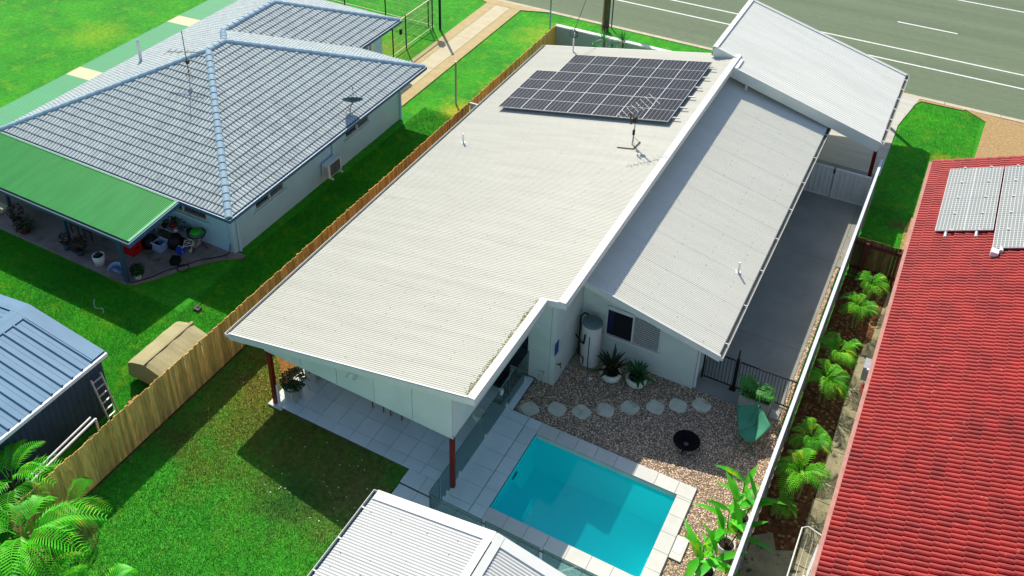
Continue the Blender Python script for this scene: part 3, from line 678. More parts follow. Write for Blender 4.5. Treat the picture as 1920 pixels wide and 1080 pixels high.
go, gi = MB(), MB(); gutter(go, gi, (-16.86, 15.30, Z1(-16.8) - .07), (-16.86, 37.06, Z1(-16.8) - .07))
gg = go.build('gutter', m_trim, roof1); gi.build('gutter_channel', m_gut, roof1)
# moss along the high edge, screws
n = 900; yy = rng.uniform(15.4, 19.5, n); xx = -8.68 - np.abs(rng.normal(0, .05, n)); keep = rng.uniform(0, 1, n) < (0.35 + .65 * np.sin(yy * 3.1) ** 2)
def specks(name, X, Y, Z, s, mat, parent):
    n = len(X); b = np.array([(-1, -1, 0), (1, -1, 0), (1, 1, 0), (-1, 1, 0), (0, 0, 1.0)])
    V = np.c_[X, Y, Z][:, None, :] + b[None] * (s if np.isscalar(s) else np.asarray(s)[:, None, None])
    F = (np.array([(0, 1, 4), (1, 2, 4), (2, 3, 4), (3, 0, 4)])[None] + 5 * np.arange(n)[:, None, None]).reshape(-1, 3)
    return np_mesh(name, mat, V.reshape(-1, 3), F, parent, 'stuff')
n_ = 45; lx_ = rng.uniform(-14.5, -10.8, n_); ly_ = rng.uniform(12.8, 15.3, n_)
specks('fallen_petals', lx_, ly_, np.full(n_, .02), rng.uniform(.007, .02, n_), m_offwhite, None)
specks('lichen', xx[keep], yy[keep], Z1(xx[keep]) + .012, rng.uniform(.008, .022, keep.sum()), m_moss, roof1)
def screws(parent, x0, x1, y0, y1, Zf, dx=.95, dy=.38, s=.012):
    X, Y = np.meshgrid(np.arange(x0, x1, dx), np.arange(y0, y1, dy)); X = X.ravel() + rng.normal(0, .01, X.size); Y = Y.ravel() + np.where((np.arange(X.size) % 2) == 0, .0, .1)
    specks('roof_screws', X, Y, Zf(X) + .016, s, m_screw, parent)
screws(roof1, -16.5, -8.75, 15.6, 19.5, Z1); screws(roof1, -16.5, -8.2, 19.7, 36.8, Z1)
# lower roof on the driveway side
rf2 = MB().prism([(-8.43, 21.62), (-3.92, 21.62), (-3.92, 37.3), (-8.43, 37.3)], lambda p: Z2(p[0]) - .13, lambda p: Z2(p[0]) - .03)
roof2 = rf2.build('lower_roof', m_trim, house)
k2 = math.sqrt(1 + .235 ** 2)
corrugated(roof2, (-3.86, 37.3, Z2(-3.86)), (-1, 0, .235), (0, -1, 0), (8.40 - 3.86) * k2, 15.7, 10, m_roof_sunlift)
edge_trim('barge_board', (-8.42, 21.585, Z2(-8.42) - .09), (-3.80, 21.585, Z2(-3.80) - .09), .035, .20, roof2)
edge_trim('barge_cap', (-8.42, 21.60, Z2(-8.42) + .026), (-3.80, 21.60, Z2(-3.80) + .026), .06, .02, roof2)
go, gi = MB(), MB(); gutter(go, gi, (-3.79, 21.57, Z2(-3.86) - .07), (-3.79, 37.3, Z2(-3.86) - .07))
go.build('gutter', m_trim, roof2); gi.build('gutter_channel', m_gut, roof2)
gb = MB()
for y in np.arange(22.2, 37, 1.9): gb.box(-3.86, -3.72, y, y + .03, Z2(-3.86) - .03, Z2(-3.86) - .012)
tag(gb.build('gutter_brackets', m_trim, roof2), kind='stuff')
screws(roof2, -8.2, -4.0, 21.8, 37, Z2)
# window in the garden wall: open left sash, diamond screen on the right
wx0, wx1, wz0, wz1 = -7.62, -5.80, 1.0, 2.10; wy = 22.42
fr = MB()
for x in (wx0, (wx0 + wx1) / 2 - .03, wx1 - .05): fr.box(x, x + .05, wy - .05, wy - .001, wz0, wz1)
fr.box(wx0, wx1, wy - .052, wy - .001, wz1, wz1 + .05).box(wx0 - .03, wx1 + .03, wy - .09, wy - .001, wz0 - .07, wz0)
win = fr.build('window', m_trim, house)
MB().box(wx0 + .05, (wx0 + wx1) / 2 - .03, wy - .012, wy - .002, wz0, wz1).build('open_pane', m_interior, win)
MB().box((wx0 + wx1) / 2 + .02, wx1 - .05, wy - .014, wy - .002, wz0, wz1).build('screen_backing', m_interior, win)
lat = MB(); a0, a1 = (wx0 + wx1) / 2 + .02, wx1 - .05; W_, H_ = a1 - a0, wz1 - wz0
st = 0.085
for sgn in (1, -1):
    c = -H_ if sgn == 1 else 0
    while c < W_ + (H_ if sgn == -1 else 0):
        # line x = c + sgn*t, z = t
        t0 = max(0, -c) if sgn == 1 else max(0, c - W_); t1 = min(H_, W_ - c) if sgn == 1 else min(H_, c)
        if t1 > t0 + .01:
            lat.bar((a0 + c + sgn * t0, wy - .022, wz0 + t0), (a0 + c + sgn * t1, wy - .022, wz0 + t1), .014, .006, up=(0, 1, 0))
        c += st
lat.build('diamond_screen', m_white, win)
MB().box(wx0 + .05, wx0 + .25, wy - .02, wy - .013, wz0 + .1, wz1 - .1).build('curtain', m_curtain, win)
MB().box(wx0 + .05, (wx0 + wx1) / 2 - .03, wy - .03, wy - .013, wz1 - .1, wz1 - .001).build('blind', m_tile, win)
# small fittings
MB().tube([(-4.59, 22.52, 0.03), (-4.59, 22.52, 2.2), (-4.3, 22.4, 2.38)], .045, 10).build('downpipe', m_trim, house)
MB().box(-8.448, -8.43, 20.34, 20.60, 1.32, 1.80).build('meter_label', m_sign, house)
MB().tube([(-8.45, 20.55, .82), (-8.33, 20.55, .82), (-8.30, 20.55, .74)], .016, 8).box(-8.36, -8.30, 20.5, 20.6, .86, .875).build('garden_tap', m_rust, house)
fl = MB().tube([(-12.33, 15.5, 2.98), (-12.33, 15.42, 2.98)], .04, 12)
for dx in (-.10, .07):
    fl.tube([(-12.33 + dx * .3, 15.45, 2.98), (-12.33 + dx, 15.38, 2.95), (-12.33 + dx * 1.3, 15.33, 2.90)], [.02, .045, .06], 12)
fl.tube([(-12.33, 15.46, 2.94), (-12.33, 15.40, 2.84)], .028, 10)
fl.build('floodlight', m_white, house)
for x, y in ((-15.52, 15.58), (-9.27, 15.58)):
    MB().box(x - .06, x + .06, y - .06, y + .06, .05, 2.25 if x < -12 else 2.1).build('timber_post', m_redpost, house)
MB().box(-15.36, -15.30, 15.5, 15.56, .05, .95).build('short_white_post', m_white, house)
MB().box(-8.43, -8.30, 20.60, 20.63, 0, 0.3)
# wall pipes near the glass fence
MB().tube([(-8.95, 20.36, .0), (-8.95, 20.36, .42), (-8.80, 20.36, .46), (-8.78, 20.36, .40), (-8.78, 20.36, 0)], .018, 8).tube([(-8.97, 20.35, .40), (-8.74, 20.35, .44)], .04, 8).build('water_pipes', m_render, house)

# ------------------------------------------------------------------ carport
car = thing('carport', 'white carport roof of pale steel with deep fascia nearest the road', 'carport', (-5, 39, 0))
Z3 = lambda x: 2.5 + 0.283 * (-1.8 - x)
cr = MB().prism([(-7.85, 35.92), (-1.84, 35.92), (-1.84, 42.25), (-8.98, 42.25), (-8.98, 36.72), (-7.85, 36.72)][::1], lambda p: Z3(p[0]) - .2, lambda p: Z3(p[0]) - .03).build('roof', m_trim, car)
k3 = math.sqrt(1 + .283 ** 2)
corrugated(cr, (-1.82, 42.2, Z3(-1.82)), (-1, 0, .283), (0, -1, 0), (8.85 - 1.82) * k3, 5.5, 5, m_roof_far, pitch=.13, amp=.010, rib=True)
corrugated(cr, (-1.82, 36.7, Z3(-1.82)), (-1, 0, .283), (0, -1, 0), (7.72 - 1.82) * k3, 0.72, 5, m_roof_far, pitch=.13, amp=.010, rib=True)
edge_trim('deep_fascia', (-7.9, 35.89, Z3(-7.9) - .20), (-1.80, 35.89, Z3(-1.80) - .20), .05, .46, cr, m_render)
edge_trim('barge_cap', (-7.9, 35.93, Z3(-7.9) + .03), (-1.80, 35.93, Z3(-1.80) + .03), .10, .02, cr)
edge_trim('deep_fascia', (-9.02, 42.3, Z3(-9.02) - .16), (-1.78, 42.3, Z3(-1.78) - .16), .05, .4, cr)
edge_trim('barge_cap', (-9.02, 42.24, Z3(-9.02) + .03), (-1.80, 42.24, Z3(-1.80) + .03), .16, .02, cr)
edge_trim('barge_cap', (-8.93, 36.70, Z3(-8.93) + .03), (-8.93, 42.3, Z3(-8.93) + .03), .20, .02, cr)
edge_trim('barge_cap', (-7.80, 35.9, Z3(-7.8) + .03), (-7.80, 36.8, Z3(-7.8) + .03), .20, .02, cr)
edge_trim('barge_cap', (-8.98, 36.73, Z3(-8.98) + .034), (-7.72, 36.73, Z3(-7.72) + .034), .10, .02, cr)
edge_trim('deep_fascia', (-9.0, 36.68, Z3(-9.0) - .18), (-7.87, 36.68, Z3(-7.87) - .18), .04, .4, cr, m_render)
edge_trim('high_fascia', (-9.01, 36.66, Z3(-9.0) - .15), (-9.01, 42.3, Z3(-9.0) - .15), .03, .34, cr)
edge_trim('high_fascia', (-7.89, 35.88, Z3(-7.87) - .15), (-7.89, 36.66, Z3(-7.87) - .15), .03, .34, cr)
go, gi = MB(), MB(); gutter(go, gi, (-1.74, 35.9, Z3(-1.8) - .07), (-1.74, 42.3, Z3(-1.8) - .07))
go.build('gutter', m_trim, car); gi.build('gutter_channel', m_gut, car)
gb = MB()
for y in np.arange(36.1, 42.2, .95): gb.box(-1.84, -1.66, y, y + .04, Z3(-1.8) - .025, Z3(-1.8) - .008)
tag(gb.build('gutter_brackets', m_trim, car), kind='stuff')
MB().prism([(-8.95, 36.75), (-8.0, 36.75), (-8.0, 36.95), (-8.95, 36.95)], 0, lambda p: Z3(p[0]) - .35).build('end_wall', m_render, car)
MB().box(-8.95, -8.75, 36.96, 42.1, 0, 4.1).build('side_wall', m_render, car)
for y in (37.25, 41.9):
    MB().box(-2.04, -1.90, y - .07, y + .07, .0, Z3(-1.97) - .3).build('timber_post', m_redpost, car)
MB().box(-7.30, -7.20, 35.92, 36.02, Z2(-7.25) + .02, Z3(-7.25) - .4).prism([(-7.30, 36.02), (-7.2, 36.02), (-7.2, 36.3), (-7.3, 36.3)], 3.75, 3.85).build('roof_strut', m_trim, car)

# ------------------------------------------------------------------ solar array on the main roof
def framed_panel(name, w_, h_, mat, split):
    """panel with its own cell sheet, frame bars standing a little proud"""
    mb = MB().box(0.012, w_ - .012, .012, h_ - .012, 0, .03)
    me = bpy.data.meshes.new(name); me.from_pydata(mb.v, [], mb.f); me.materials.append(mat)
    fb = MB().box(0, w_, 0, .012, -.003, .036).box(0, w_, h_ - .012, h_, -.003, .036).box(0, .012, .013, h_ - .013, -.003, .036).box(w_ - .012, w_, .013, h_ - .013, -.003, .036)
    if split: fb.box(.012, w_ - .012, h_ / 2 - .008, h_ / 2 + .008, .028, .0335)
    fm = bpy.data.meshes.new('panel_frame'); fm.from_pydata(fb.v, [], fb.f); fm.materials.append(m_alu)
    return me, fm
arr = thing('solar_array', 'array of dark split-cell solar panels on the cream main roof', 'solar array', (-12, 33, Z1(-12)))
pm, pf = framed_panel('solar_panel', 1.018, 1.778, m_solar, True)
pf.materials.clear(); pf.materials.append(m_galv)
e1 = frame_euler(U1, (0, 1, 0)); cw = 7.05 / 7; rh = 1.79
for r_ in range(3):
    for c in range(7):
        if r_ == 2 and c == 0: continue
        x = -15.78 + c * cw; y = 30.42 + r_ * rh
        o = place('solar_panel', pm, arr, (x, y, Z1(x) + .17), e1)
        place('panel_frame', pf, o, (x + .01, y, Z1(x) + .17)); 
for r_ in range(3):
    for dy in (.45, 1.3):
        y = 30.42 + r_ * rh + dy
        MB().bar((-15.7 if r_ < 2 else -14.7, y, Z1(-15.7 if r_ < 2 else -14.7) + .13), (-8.42, y, Z1(-8.42) + .13), .045, .045).build('mounting_rail', m_alu, arr)

# ------------------------------------------------------------------ tiled roofs
CAMP = Vector((0, 0, 23))
def barrel(n_b, pw, L, lip, amp, gap, asym=False):
    """profile mesh of one tile: n_b barrels side by side, raised lower end with a front lip; local x up-slope, y across"""
    pts = 6; v = []; f = []
    for b in range(n_b):
        y0 = b * pw + gap; y1 = (b + 1) * pw - gap * .3
        for (x, dz) in ((0, lip), (L, .004), (0, -.005)):
            for k in range(pts):
                t = k / (pts - 1)
                h = amp * (math.sin(math.pi * min(1, t * .85 + .12)) ** .7 if asym else math.sin(math.pi * (t * .92 + .04)) ** .4)
                v.append((x, y0 + (y1 - y0) * t, dz + (h if x or dz > 0 else 0)))
        o = b * 3 * pts
        f += [(o + k, o + pts + k, o + pts + k + 1, o + k + 1) for k in range(pts - 1)]
        f += [(o + 2 * pts + k, o + k, o + k + 1, o + 2 * pts + k + 1) for k in range(pts - 1)]
        f += [(o + 2 * pts, o + pts, o), (o + pts - 1, o + 2 * pts - 1, o + 3 * pts - 1)]
    return v, f
def tile_plane(parent, poly, U, mat, under, picked, n_pick, pw=0.165, ex=0.335, lip=.045, amp=.04, gap=.012, asym=False, hole=None):
    """poly: world corners of a roof plane, U: up-slope unit vector. Collects full tiles as candidates, returns cut ones as one mesh"""
    U = Vector(U).normalized(); P0 = Vector(poly[0])
    N_ = None
    e = [(Vector(p) - P0) for p in poly]
    N_ = e[1].cross(e[2]).normalized()
    if N_.z < 0: N_ = -N_
    V_ = N_.cross(U).normalized()
    q = [(d.dot(U), d.dot(V_)) for d in e]
    umin = min(a for a, b in q); vmin = min(b for a, b in q); vmax = max(b for a, b in q)
    MB().add([Vector(p) - N_ * .02 for p in poly], [tuple(range(len(poly)))]).build('roof_underlay', under, parent)
    def span(vc):
        xs = []
        for (a, b), (c, d) in zip(q, q[1:] + q[:1]):
            if (b - vc) * (d - vc) < 0: xs.append(a + (c - a) * (vc - b) / (d - b))
        return (min(xs), max(xs)) if len(xs) >= 2 else None
    bv, bf = barrel(1, pw, 1.0, lip, amp, gap, asym); bv = np.array(bv)
    cols = int((vmax - vmin) / pw)
    rows = int((max(a for a, b in q) - umin) / ex) + 2
    U3, V3, N3, O3 = map(np.array, (U, V_, N_, P0))
    full = {}; cut = []
    for c in range(cols + 1):
        s = span(vmin + (c + .5) * pw)
        if not s: continue
        for r_ in range(rows):
            a = umin + r_ * ex; b = a + ex + .03
            if b - .03 <= s[0] + .02 or a >= s[1] - .03: continue
            aa, bb = max(a, s[0]), min(b, s[1])
            ok = aa == a and bb == b
            if ok: full[(c, r_)] = 1
            cut.append((c, r_, aa, bb, a, b))
    tiles = []
    for (c, r_) in full:
        if (c + r_) % 2 == 0 and (c + 1, r_) in full:
            tiles.append((c, r_))
    for (c, r_) in tiles:
        ctr = P0 + U * (umin + r_ * ex) + V_ * (vmin + (c + 1) * pw)
        picked.append(((ctr - CAMP).length, c, r_, umin, vmin, P0, U, V_, N_, cut, id(cut)))
    return dict(cut=cut, umin=umin, vmin=vmin, O=O3, U=U3, V=V3, N=N3, bv=bv, bf=bf, ident=id(cut), tiles=tiles, lip=lip)
def finish_tiles(parent, planes, cands, n_pick, mat, pw, ex, lip, amp, gap, asym=False):
    tv, tf = barrel(2, pw, ex + .03, lip, amp, gap, asym)
    me = bpy.data.meshes.new('roof_tile'); me.from_pydata(tv, [], tf); me.materials.append(mat)
    cands.sort(key=lambda t: t[0]); chosen = cands[:n_pick]; used = set()
    for (_, c, r_, um, vm, P0, U, V_, N_, cut, ident) in chosen:
        used.add((ident, c, r_)); used.add((ident, c + 1, r_))
        o = place('roof_tile', me, parent, P0 + U * (um + r_ * ex) + V_ * (vm + c * pw) + N_ * random.uniform(-.002, .004), frame_euler(U, V_))
    Vs = []; Fs = []; off = 0
    for pl in planes:
        bv = pl['bv']; nq = len(bv)
        for (c, r_, aa, bb, a, b) in pl['cut']:
            if (pl['ident'], c, r_) in used: continue
            t0 = (aa - a) / (b - a); loc = bv.copy()
            loc[:, 2] = np.where((bv[:, 0] < .5) & (bv[:, 2] > 0), bv[:, 2] - pl['lip'] * t0, bv[:, 2])
            W = pl['O'] + np.outer(aa + loc[:, 0] * (bb - aa), pl['U']) + np.outer(pl['vmin'] + c * pw + loc[:, 1], pl['V']) + np.outer(loc[:, 2] + random.uniform(-.002, .003), pl['N'])
            Vs.append(W); 
            for q in pl['bf']: Fs.append(tuple(i + off for i in (q if len(q) == 4 else q + (q[0],)))[:len(q)])
            off += nq
    me2 = bpy.data.meshes.new('roof_tile_field'); me2.from_pydata(np.concatenate(Vs).tolist(), [], Fs)
    me2.materials.append(mat); pass
    o = bpy.data.objects.new('roof_tile_field', me2); COL.objects.link(o); o.parent = parent; o.location = -worg(parent); o['kind'] = 'stuff'
def ridge_caps(parent, a, b, mat, w_=.145, h_=.10, L=.40, name='ridge_cap'):
    a, b = Vector(a), Vector(b); d = (b - a); n = max(1, round(d.length / (L - .04))); st = d.length / n; d.normalize()
    s = d.cross(Vector((0, 0, 1))).normalized(); u = s.cross(d).normalized()
    prof = [(-w_, -.02), (-w_ * .8, h_ * .55), (-w_ * .35, h_), (w_ * .35, h_), (w_ * .8, h_ * .55), (w_, -.02)]
    v = [(0, y, z + .025) for y, z in prof] + [(st + .04, y * .96, z * .96) for y, z in prof]; k = len(prof)
    f = [(i, i + 1, k + i + 1, k + i) for i in range(k - 1)] + [tuple(range(k - 1, -1, -1)), tuple(range(k, 2 * k))]
    me = bpy.data.meshes.new(name); me.from_pydata(v, [], f); me.materials.append(mat)
    e = Matrix((d, -s if d.cross(-s).dot(u) > 0 else s, u)).transposed()
    e = Matrix((d, u.cross(d), u)).transposed().to_euler()
    for i in range(n): place(name, me, parent, a + d * (i * st), e)

# neighbour's blue-white tiled house on the left
nh = thing('tiled_house', 'single storey pale blue house with white concrete tiled hip roof', 'house', (-26.6, 27, 0))
def nwall(name, x0, x1, y0, y1, z0=0, z1=2.3, mat=m_render_b): return wallbox(name, x0, x1, y0, y1, z0, z1, mat, nh)
# east wall split round its two high windows
for y0, y1 in ((20.5, 21.8), (23.5, 27.5), (29.25, 31.72)): nwall('east_wall', -21.58, -21.40, y0, y1)
for y0, y1 in ((21.8, 23.5), (27.5, 29.25)): nwall('wall_under_window', -21.58, -21.40, y0 + .001, y1 - .001, 0, 1.14)
nwall('south_wall', -32.0, -24.9, 20.46, 20.62); nwall('south_wall', -22.5, -21.59, 20.46, 20.62)
nwall('wall_under_window', -24.89, -22.51, 20.462, 20.618, 0, 1.12)
nwall('north_wall', -24.9, -21.59, 31.55, 31.72); nwall('wing_wall', -25.0, -24.84, 31.75, 35.4); nwall('west_wall', -32.0, -31.85, 20.63, 35.4)
MB().box(-24.83, -24.81, 31.9, 33.4, .3, 2.2).build('brown_screen', m_fence_dark, nh)
MB().box(-24.84, -24.70, 34.3, 34.45, 0, 2.3).box(-24.84, -24.70, 34.0, 34.1, 0, 2.3).build('white_corner_post', m_white, nh)
def nwindow(axis, p, a, b, z0, z1):
    mb = MB(); t = .05
    B = (lambda a0, a1, z0_, z1_, d0, d1: mb.box(p + d0, p + d1, a0, a1, z0_, z1_)) if axis == 'x' else (lambda a0, a1, z0_, z1_, d0, d1: mb.box(a0, a1, p - d1, p - d0, z0_, z1_))
    for q in (a, (a + b) / 2 - t / 2, b - t): B(q, q + t, z0, z1, -.10, .012)
    B(a, b, z1 - t, z1 - .001, -.099, .011); B(a, b, z0 + .001, z0 + t, -.099, .03)
    o = mb.build('window', m_trim, nh)
    g_ = MB()
    if axis == 'x': g_.box(p - .09, p - .07, a, b, z0, z1)
    else: g_.box(a, b, p + .07, p + .09, z0, z1)
    g_.build('window_pane', m_winglass, o)
    s_ = MB(); m_ = (a + b) / 2
    for k in range(14):
        q = m_ + .03 + (b - m_ - .1) * k / 14
        if axis == 'x': s_.box(p - .03, p - .02, q, q + .012, z0 + .05, z1 - .05)
        else: s_.box(q, q + .012, p + .02, p + .03, z0 + .05, z1 - .05)
    s_.build('security_screen', m_galv, o)
nwindow('x', -21.40, 21.8, 23.5, 1.15, 2.05); nwindow('x', -21.40, 27.5, 29.25, 1.15, 2.05); nwindow('y', 20.46, -24.89, -22.51, 1.13, 2.0)
for y0, y1 in ((21.72, 23.58), (27.42, 29.33)): MB().box(-21.399, -21.33, y0, y1, 1.06, 1.13).build('window_sill', m_bluetrim if False else m_render_b, nh)
MB().box(-25.0, -22.4, 20.38, 20.459, 1.0, 1.11).build('window_sill', m_render_b, nh)
for x, y in ((-21.35, 20.75), (-21.35, 26.58), (-21.33, 31.60)):
    MB().tube([(x, y, 0.02), (x, y, 2.25)], .05, 8).build('downpipe', m_render_b, nh)
roofN = MB().prism([(-32.45, 19.82), (-20.77, 19.82), (-20.77, 32.5), (-24.35, 32.5), (-24.35, 36.0), (-32.45, 36.0)], 2.25, 2.33).build('roof', m_render_b, nh)
fas = MB()
def fasc(a, b): fas.bar((a[0], a[1], 2.33), (b[0], b[1], 2.33), .10, .15)
for a, b in (((-32.55, 19.72), (-20.62, 19.72)), ((-20.62, 19.66), (-20.62, 32.7)), ((-20.62, 32.66), (-24.2, 32.66)), ((-24.2, 32.6), (-24.2, 36.2)), ((-24.2, 36.16), (-32.5, 36.16)), ((-32.55, 36.2), (-32.55, 19.7))): fasc(a, b)
fas.build('blue_gutter', m_bluetrim, roofN)
edge = MB()
for a, b in (((-32.5, 19.665), (-20.56, 19.665)), ((-20.565, 19.66), (-20.565, 32.7)), ((-24.145, 32.7), (-24.145, 36.2))): edge.bar((a[0], a[1], 2.409), (b[0], b[1], 2.409), .018, .018)
edge.build('gutter_lip', m_cap, roofN)
A_ = (-26.6, 25.7, 4.8); B_ = (-26.6, 26.65, 4.8); H_ = (-28.4, 28.45, 4.07); D_ = (-28.4, 31.95, 4.07)
c1, c2, c3, c4, c5, c6 = (-32.5, 19.75, 2.4), (-20.68, 19.75, 2.4), (-20.68, 32.6, 2.4), (-24.25, 32.6, 2.4), (-24.25, 36.1, 2.4), (-32.5, 36.1, 2.4)
sl = .403
cands = []; args = dict(pw=.165, ex=.335, lip=.042, amp=.028, gap=.026)
Ps = [tile_plane(roofN, (c1, c2, A_), (0, 1, sl), m_wtile, m_under, cands, 0, **args),
      tile_plane(roofN, (c2, c3, B_, A_), (-1, 0, sl), m_wtile, m_under, cands, 0, **args)]
sinkc = []
Ps += [tile_plane(roofN, (c3, c4, H_, B_), (0, -1, sl), m_wtile, m_under, sinkc, 0, **args),
       tile_plane(roofN, (c4, c5, D_, H_), (-1, 0, sl), m_wtile, m_under, sinkc, 0, **args),
       tile_plane(roofN, (c5, c6, D_), (0, -1, sl), m_wtile, m_under, sinkc, 0, **args),
       tile_plane(roofN, (c6, c1, A_, B_, H_, D_), (1, 0, sl), m_wtile, m_under, sinkc, 0, **args)]
finish_tiles(roofN, Ps, cands, 300, m_wtile, .165, .335, .042, .028, .026)
for a, b in ((c2, A_), (c1, A_), (A_, B_), (c3, B_), (B_, H_), (H_, D_), (c5, D_), (c6, D_)): ridge_caps(roofN, a, b, m_wcap)
# vent pipe, rusty aerial, satellite dish on the roof
o = MB().tube([(-31.05, 26.0, 2.95), (-31.05, 26.0, 3.98)], .075, 12).lathe([(0.0, 4.06 - 3.98), (.085, .0), (.085, -.03)], (-31.05, 26.0, 3.99), 12).build('roof_vent_pipe', m_white)
tag(o, 'tall white capped vent pipe on the west slope of the white tiled roof', 'vent pipe')
ae = thing('television_aerial', 'thin rusty television aerial leaning on the white tiled hip roof', 'aerial', (-26.4, 24.3, 4.25))
MB().tube([(-26.4, 24.3, 4.2), (-26.6, 24.45, 6.2)], .016, 6).build('mast', m_rust, ae)
bo = MB().bar((-27.4, 24.3, 5.15), (-26.0, 24.6, 5.35), .02, .02)
for k in range(6):
    t = k / 5; c = Vector((-27.4, 24.3, 5.15)).lerp(Vector((-26.0, 24.6, 5.35)), t); bo.bar(c + Vector((-.05, .28 - .03 * k, 0)), c + Vector((.05, -.28 + .03 * k, 0)), .012, .012)
bo.build('boom', m_rust, ae); MB().box(-26.5, -26.38, 24.3, 24.4, 4.85, 5.0).build('junction_box', m_rust, ae)
MB().tube([(-26.2, 24.3, 4.25), (-26.42, 24.33, 4.6)], .01, 6).tube([(-26.6, 24.3, 4.22), (-26.42, 24.33, 4.6)], .01, 6).build('stay', m_rust, ae)
ds = thing('satellite_dish', 'dark blue grey satellite dish at the edge of the white tiled roof', 'satellite dish', (-20.95, 27.4, 2.5))
dn = Vector((-.35, .55, .75)).normalized(); dc = Vector((-20.88, 27.5, 3.12))
ax = dn.cross(Vector((0, 0, 1))).normalized(); ay = ax.cross(dn)
mb = MB(); rings = [(0.0, 0.0), (.16, .012), (.30, .05), (.42, .11)]
vv = []
for off in (0, -.012):
    for r_, h in rings: vv += [dc + (ax * math.cos(t) + ay * math.sin(t)) * r_ + dn * (h + off) for t in [2 * math.pi * k / 24 for k in range(24)]]
ff = [(i * 24 + k, i * 24 + (k + 1) % 24, (i + 1) * 24 + (k + 1) % 24, (i + 1) * 24 + k) for i in range(3) for k in range(24)]
ff += [tuple(96 + j for j in q[::-1]) for q in ff]
mb.add(vv, ff, True); mb.build('reflector', m_dish, ds)
MB().tube([(-20.95, 27.4, 2.5), (-20.95, 27.4, 2.85), dc - dn * .03], .022, 8).tube([(-21.15, 27.25, 2.62), (-20.95, 27.4, 2.85)], .012, 6).tube([(-21.15, 27.6, 2.62), (-20.95, 27.4, 2.85)], .012, 6).build('bracket', m_galv, ds)
tip = dc + dn * .55 + ay * -.1
MB().tube([dc - ay * .40 + dn * .1, tip], .010, 6).tube([dc + ax * .3 + dn * .05, tip], .008, 6).bar(tip, tip + dn * .07, .06, .06).build('feed_arm', m_galv, ds)
# rear wing pole + others
for i, (x, y, h, lb) in enumerate(((-19.89, 34.07, 2.2, 'thin grey steel pole standing on the lawn beside the timber fence'), (-19.56, 43.55, 2.6, 'grey steel signpost at the road end of the green verge'),)):
    tag(MB().tube([(x, y, 0), (x, y, h)], .045, 8).build('steel_pole', m_galv), lb, 'pole')
tag(MB().tube([(-16.69, 45.2, 0), (-16.69, 45.2, 3.2)], .035, 8).build('steel_pole', m_bluepost), 'slim dark post beside the timber power pole at the kerb', 'pole')
pp = thing('power_pole', 'thick mossy timber power pole by the kerb behind the front wall', 'power pole', (-16.85, 44.7, 0))
MB().tube([(-16.85, 44.7, -.1), (-16.85, 44.7, 9.5)], [.20, .16], 12).build('pole', m_pole, pp)
MB().tube([(-16.85, 44.7, .25), (-16.85, 44.7, .32)], .215, 12).build('steel_band', m_rust, pp)
sv = thing('service_mast', 'short white service mast with coiled black cable at the roof edge', 'service mast', (-15.2, 36.5, 2.85))
MB().tube([(-15.2, 36.5, 2.8), (-15.2, 36.5, 3.75)], .035, 8).build('mast', m_white, sv)
MB().tube([(-15.2 + .18 * math.sin(t), 36.45, 3.75 + .2 * math.cos(t)) for t in np.linspace(0, 6.0, 18)], .014, 6).tube([(-15.1 + .1 * math.sin(t), 36.42, 3.72 + .16 * math.cos(t)) for t in np.linspace(0, 6.0, 14)], .014, 6).build('cable_coil', m_black, sv)
tag(MB().tube([(-15.2, 36.5, 3.9), (-15.6, 39.5, 5.2), (-16.2, 43, 7.2), (-16.8, 44.6, 9.0)], .016, 6).build('overhead_cable', m_black), 'black service cable running from the roof mast to the power pole', 'cable')

# green patio roof and side awning
pr = thing('patio_cover', 'bright green corrugated patio cover on blue posts below the tiled roof', 'patio cover', (-28, 18.5, 0))
Zp = lambda y: 2.16 + .085 * (y - 17.3)
kp = math.sqrt(1 + .085 ** 2)
cvr = MB().prism([(-36, 17.34), (-22.98, 17.34), (-22.98, 19.7), (-36, 19.7)], lambda p: Zp(p[1]) - .06, lambda p: Zp(p[1]) - .03).build('roof', m_bluetrim, pr)
corrugated(cvr, (-22.95, 17.30, Zp(17.3)), (0, 1, .085), (-1, 0, 0), 2.36 * kp, 13, 8, m_green, pitch=.08, amp=.033)
MB().bar((-36, 17.26, Zp(17.26) - .10), (-22.9, 17.26, Zp(17.26) - .10), .10, .13).build('front_gutter', m_bluepost, cvr)
MB().bar((-22.90, 17.2, Zp(17.2) - .07), (-22.90, 19.72, Zp(19.72) - .07), .05, .17).build('side_fascia', m_bluetrim, cvr)
MB().bar((-36, 19.66, Zp(19.66) + .03), (-22.92, 19.66, Zp(19.66) + .03), .10, .02).bar((-23.0, 17.3, Zp(17.3) + .03), (-23.0, 19.66, Zp(19.66) + .03), .12, .015).build('flashing', m_greenlt, cvr)
for x in (-23.66, -27.2, -30.31, -33.6):
    big = x > -25
    MB().box(x - (.09 if big else .055), x + (.09 if big else .055), 17.95 - (.55 if big else 0) - .06, 17.95 - (.55 if big else 0) + .06, 0.0, 2.1).build('post', m_bluepost, pr)
MB().bar((-36, 17.95, 2.07), (-22.98, 17.95, 2.07), .08, .12).build('beam', m_bluepost, pr)
aw = thing('side_awning', 'faded green corrugated awning with two cream skylight sheets', 'awning', (-33.3, 28, 2.2))
MB().prism([(-34.1, 19.9), (-32.62, 19.9), (-32.62, 36.1), (-34.1, 36.1)], 2.18, 2.22).build('frame', m_bluepost, aw)
